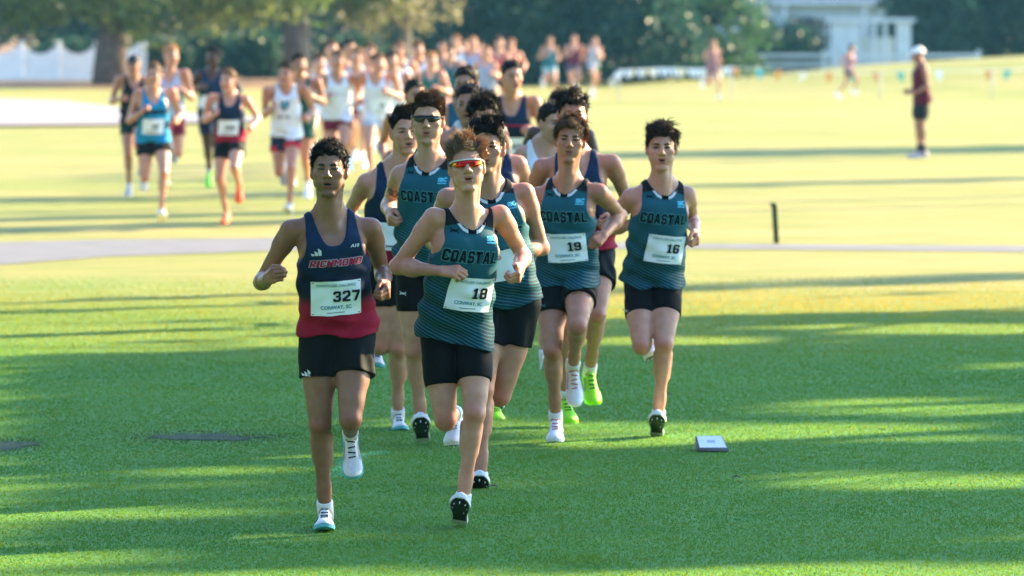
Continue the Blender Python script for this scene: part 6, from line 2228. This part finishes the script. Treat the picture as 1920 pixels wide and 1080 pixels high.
for (pid, px, top, Z, pose, mir, yaw, skin, hr, kit, shoes, bib, label, grp) in FAR:
    z0 = float(terr(tpx(px, Z), Z))
    H = CAM_H - (top - HORIZ) * Z / F_PX - z0
    hair_up = .025 if hr is not None else .02
    kk = (H - hair_up) / {'A': 1.745, 'B': 1.745, 'C': 1.765, 'S': 1.74}[pose]
    J = joints_pose(pose, tpx(px, Z), Z, 1.80 * kk, mir, yaw, 0, jr if pose != 'S' else None, z0)
    far = Z > 55
    S = dict(J=J, k=kk, res=.0125 if not far else (.016 if Z < 90 else .022), hres=.0065 if not far else (.009 if Z < 90 else .014), gres=.011 if not far else (.014 if Z < 90 else .02),
             fine=not far, look=dict(skin=skin, mouth=.5, open=.5, brow=np.array((.03, .02, .015))), kit=kit, shoes=shoes, label=label, group=GR[grp], ground=z0,
             seed=int(px), hair=hr, hang=(0, 0, 0))
    if hr is not None and Z > 90: S['hair'] = dict(hr, n=60)
    S['hair_res'] = .008 if Z < 90 else .012
    if pid == 'L4': S['shoesb'] = SYE; S['shoesa'] = SGR
    if pid == 'R9': S['kit'] = dict(KIT_NAVY)
    r = make_runner(S)
    PEOPLE[pid] = r
    if bib: add_bib(r, bib, .01, .165, .225, .16, full=False)
    if pid == 'R9': emblem(r, sub_poly(poly_rect(.20, .014), .02), 0, .335, M_REDL, nm='stripe', off=.006)
    if pid == 'L6':
        sh = np.array([(-.045, .05), (.045, .05), (.045, -.01), (0, -.06), (-.045, -.01)])
        emblem(r, sub_poly((sh, [[4, 3, 2, 1, 0]]), .02), .0, .33, plain('crest_navy', (.015, .045, .09), .6), nm='crest', off=.006)
        emblem(r, sub_poly((sh * .45, [[4, 3, 2, 1, 0]]), .02), .0, .335, M_SKYB, nm='crest_centre', off=.009)
        emblem(r, sub_poly(poly_rect(.13, .03), .02), .0, .21, M_SMUDGE, nm='number_print', off=.006)
    if pid == 'L11':
        for sx in (-1, 1):
            emblem(r, sub_poly(poly_rect(.014, .07), .02), sx * .118, .46, plain('piping_red', (.6, .08, .10), .6), nm='piping', off=.006)
    if pid in ('L8', 'L9', 'L12', 'L13', 'L14'):
        emblem(r, sub_poly(poly_rect(.19, .016), .02), 0, .30, plain('print_faded', (.42, .42, .48), .6), nm='chest_print', off=.006)
    if pid == 'L4':
        pass
    if pid in ('L2', 'MAN'):
        Hh = r['H']
        capm = plain('cap_dark', (.012, .016, .025), .7) if pid == 'L2' else plain('cap_white', (.80, .80, .78), .6)
        V, Q = [], []
        n, m = 16, 6
        for j in range(m):
            a = (j / (m - 1)) * math.pi / 2
            for i in range(n):
                t = 2 * math.pi * i / n
                V.append(Hh.w(.084 * math.cos(a) * math.cos(t), -.012 + .106 * math.cos(a) * math.sin(t), .040 + .095 * math.sin(a)))
        for j in range(m - 1):
            for i in range(n): Q.append([j * n + i, j * n + (i + 1) % n, (j + 1) * n + (i + 1) % n, (j + 1) * n + i])
        cp = link('cap', new_mesh('cap', V, Q), capm, r['root'])
        V, Q = [], []
        for i in range(7):
            t = math.pi * (.15 + .70 * i / 6)
            for q, z in ((.98, .046), (1.62, .034)):
                V.append(Hh.w(.080 * math.cos(t) * (1 if q < 1 else 1.05), -.012 + .106 * math.sin(t) * q, z))
            for q, z in ((1.62, .028), (.98, .040)):
                V.append(Hh.w(.080 * math.cos(t) * (1 if q < 1 else 1.05), -.012 + .106 * math.sin(t) * q, z))
        for i in range(6):
            for j in range(4): Q.append([i * 4 + j, i * 4 + (j + 1) % 4, (i + 1) * 4 + (j + 1) % 4, (i + 1) * 4 + j])
        link('brim', new_mesh('brim', V, Q), capm, cp)
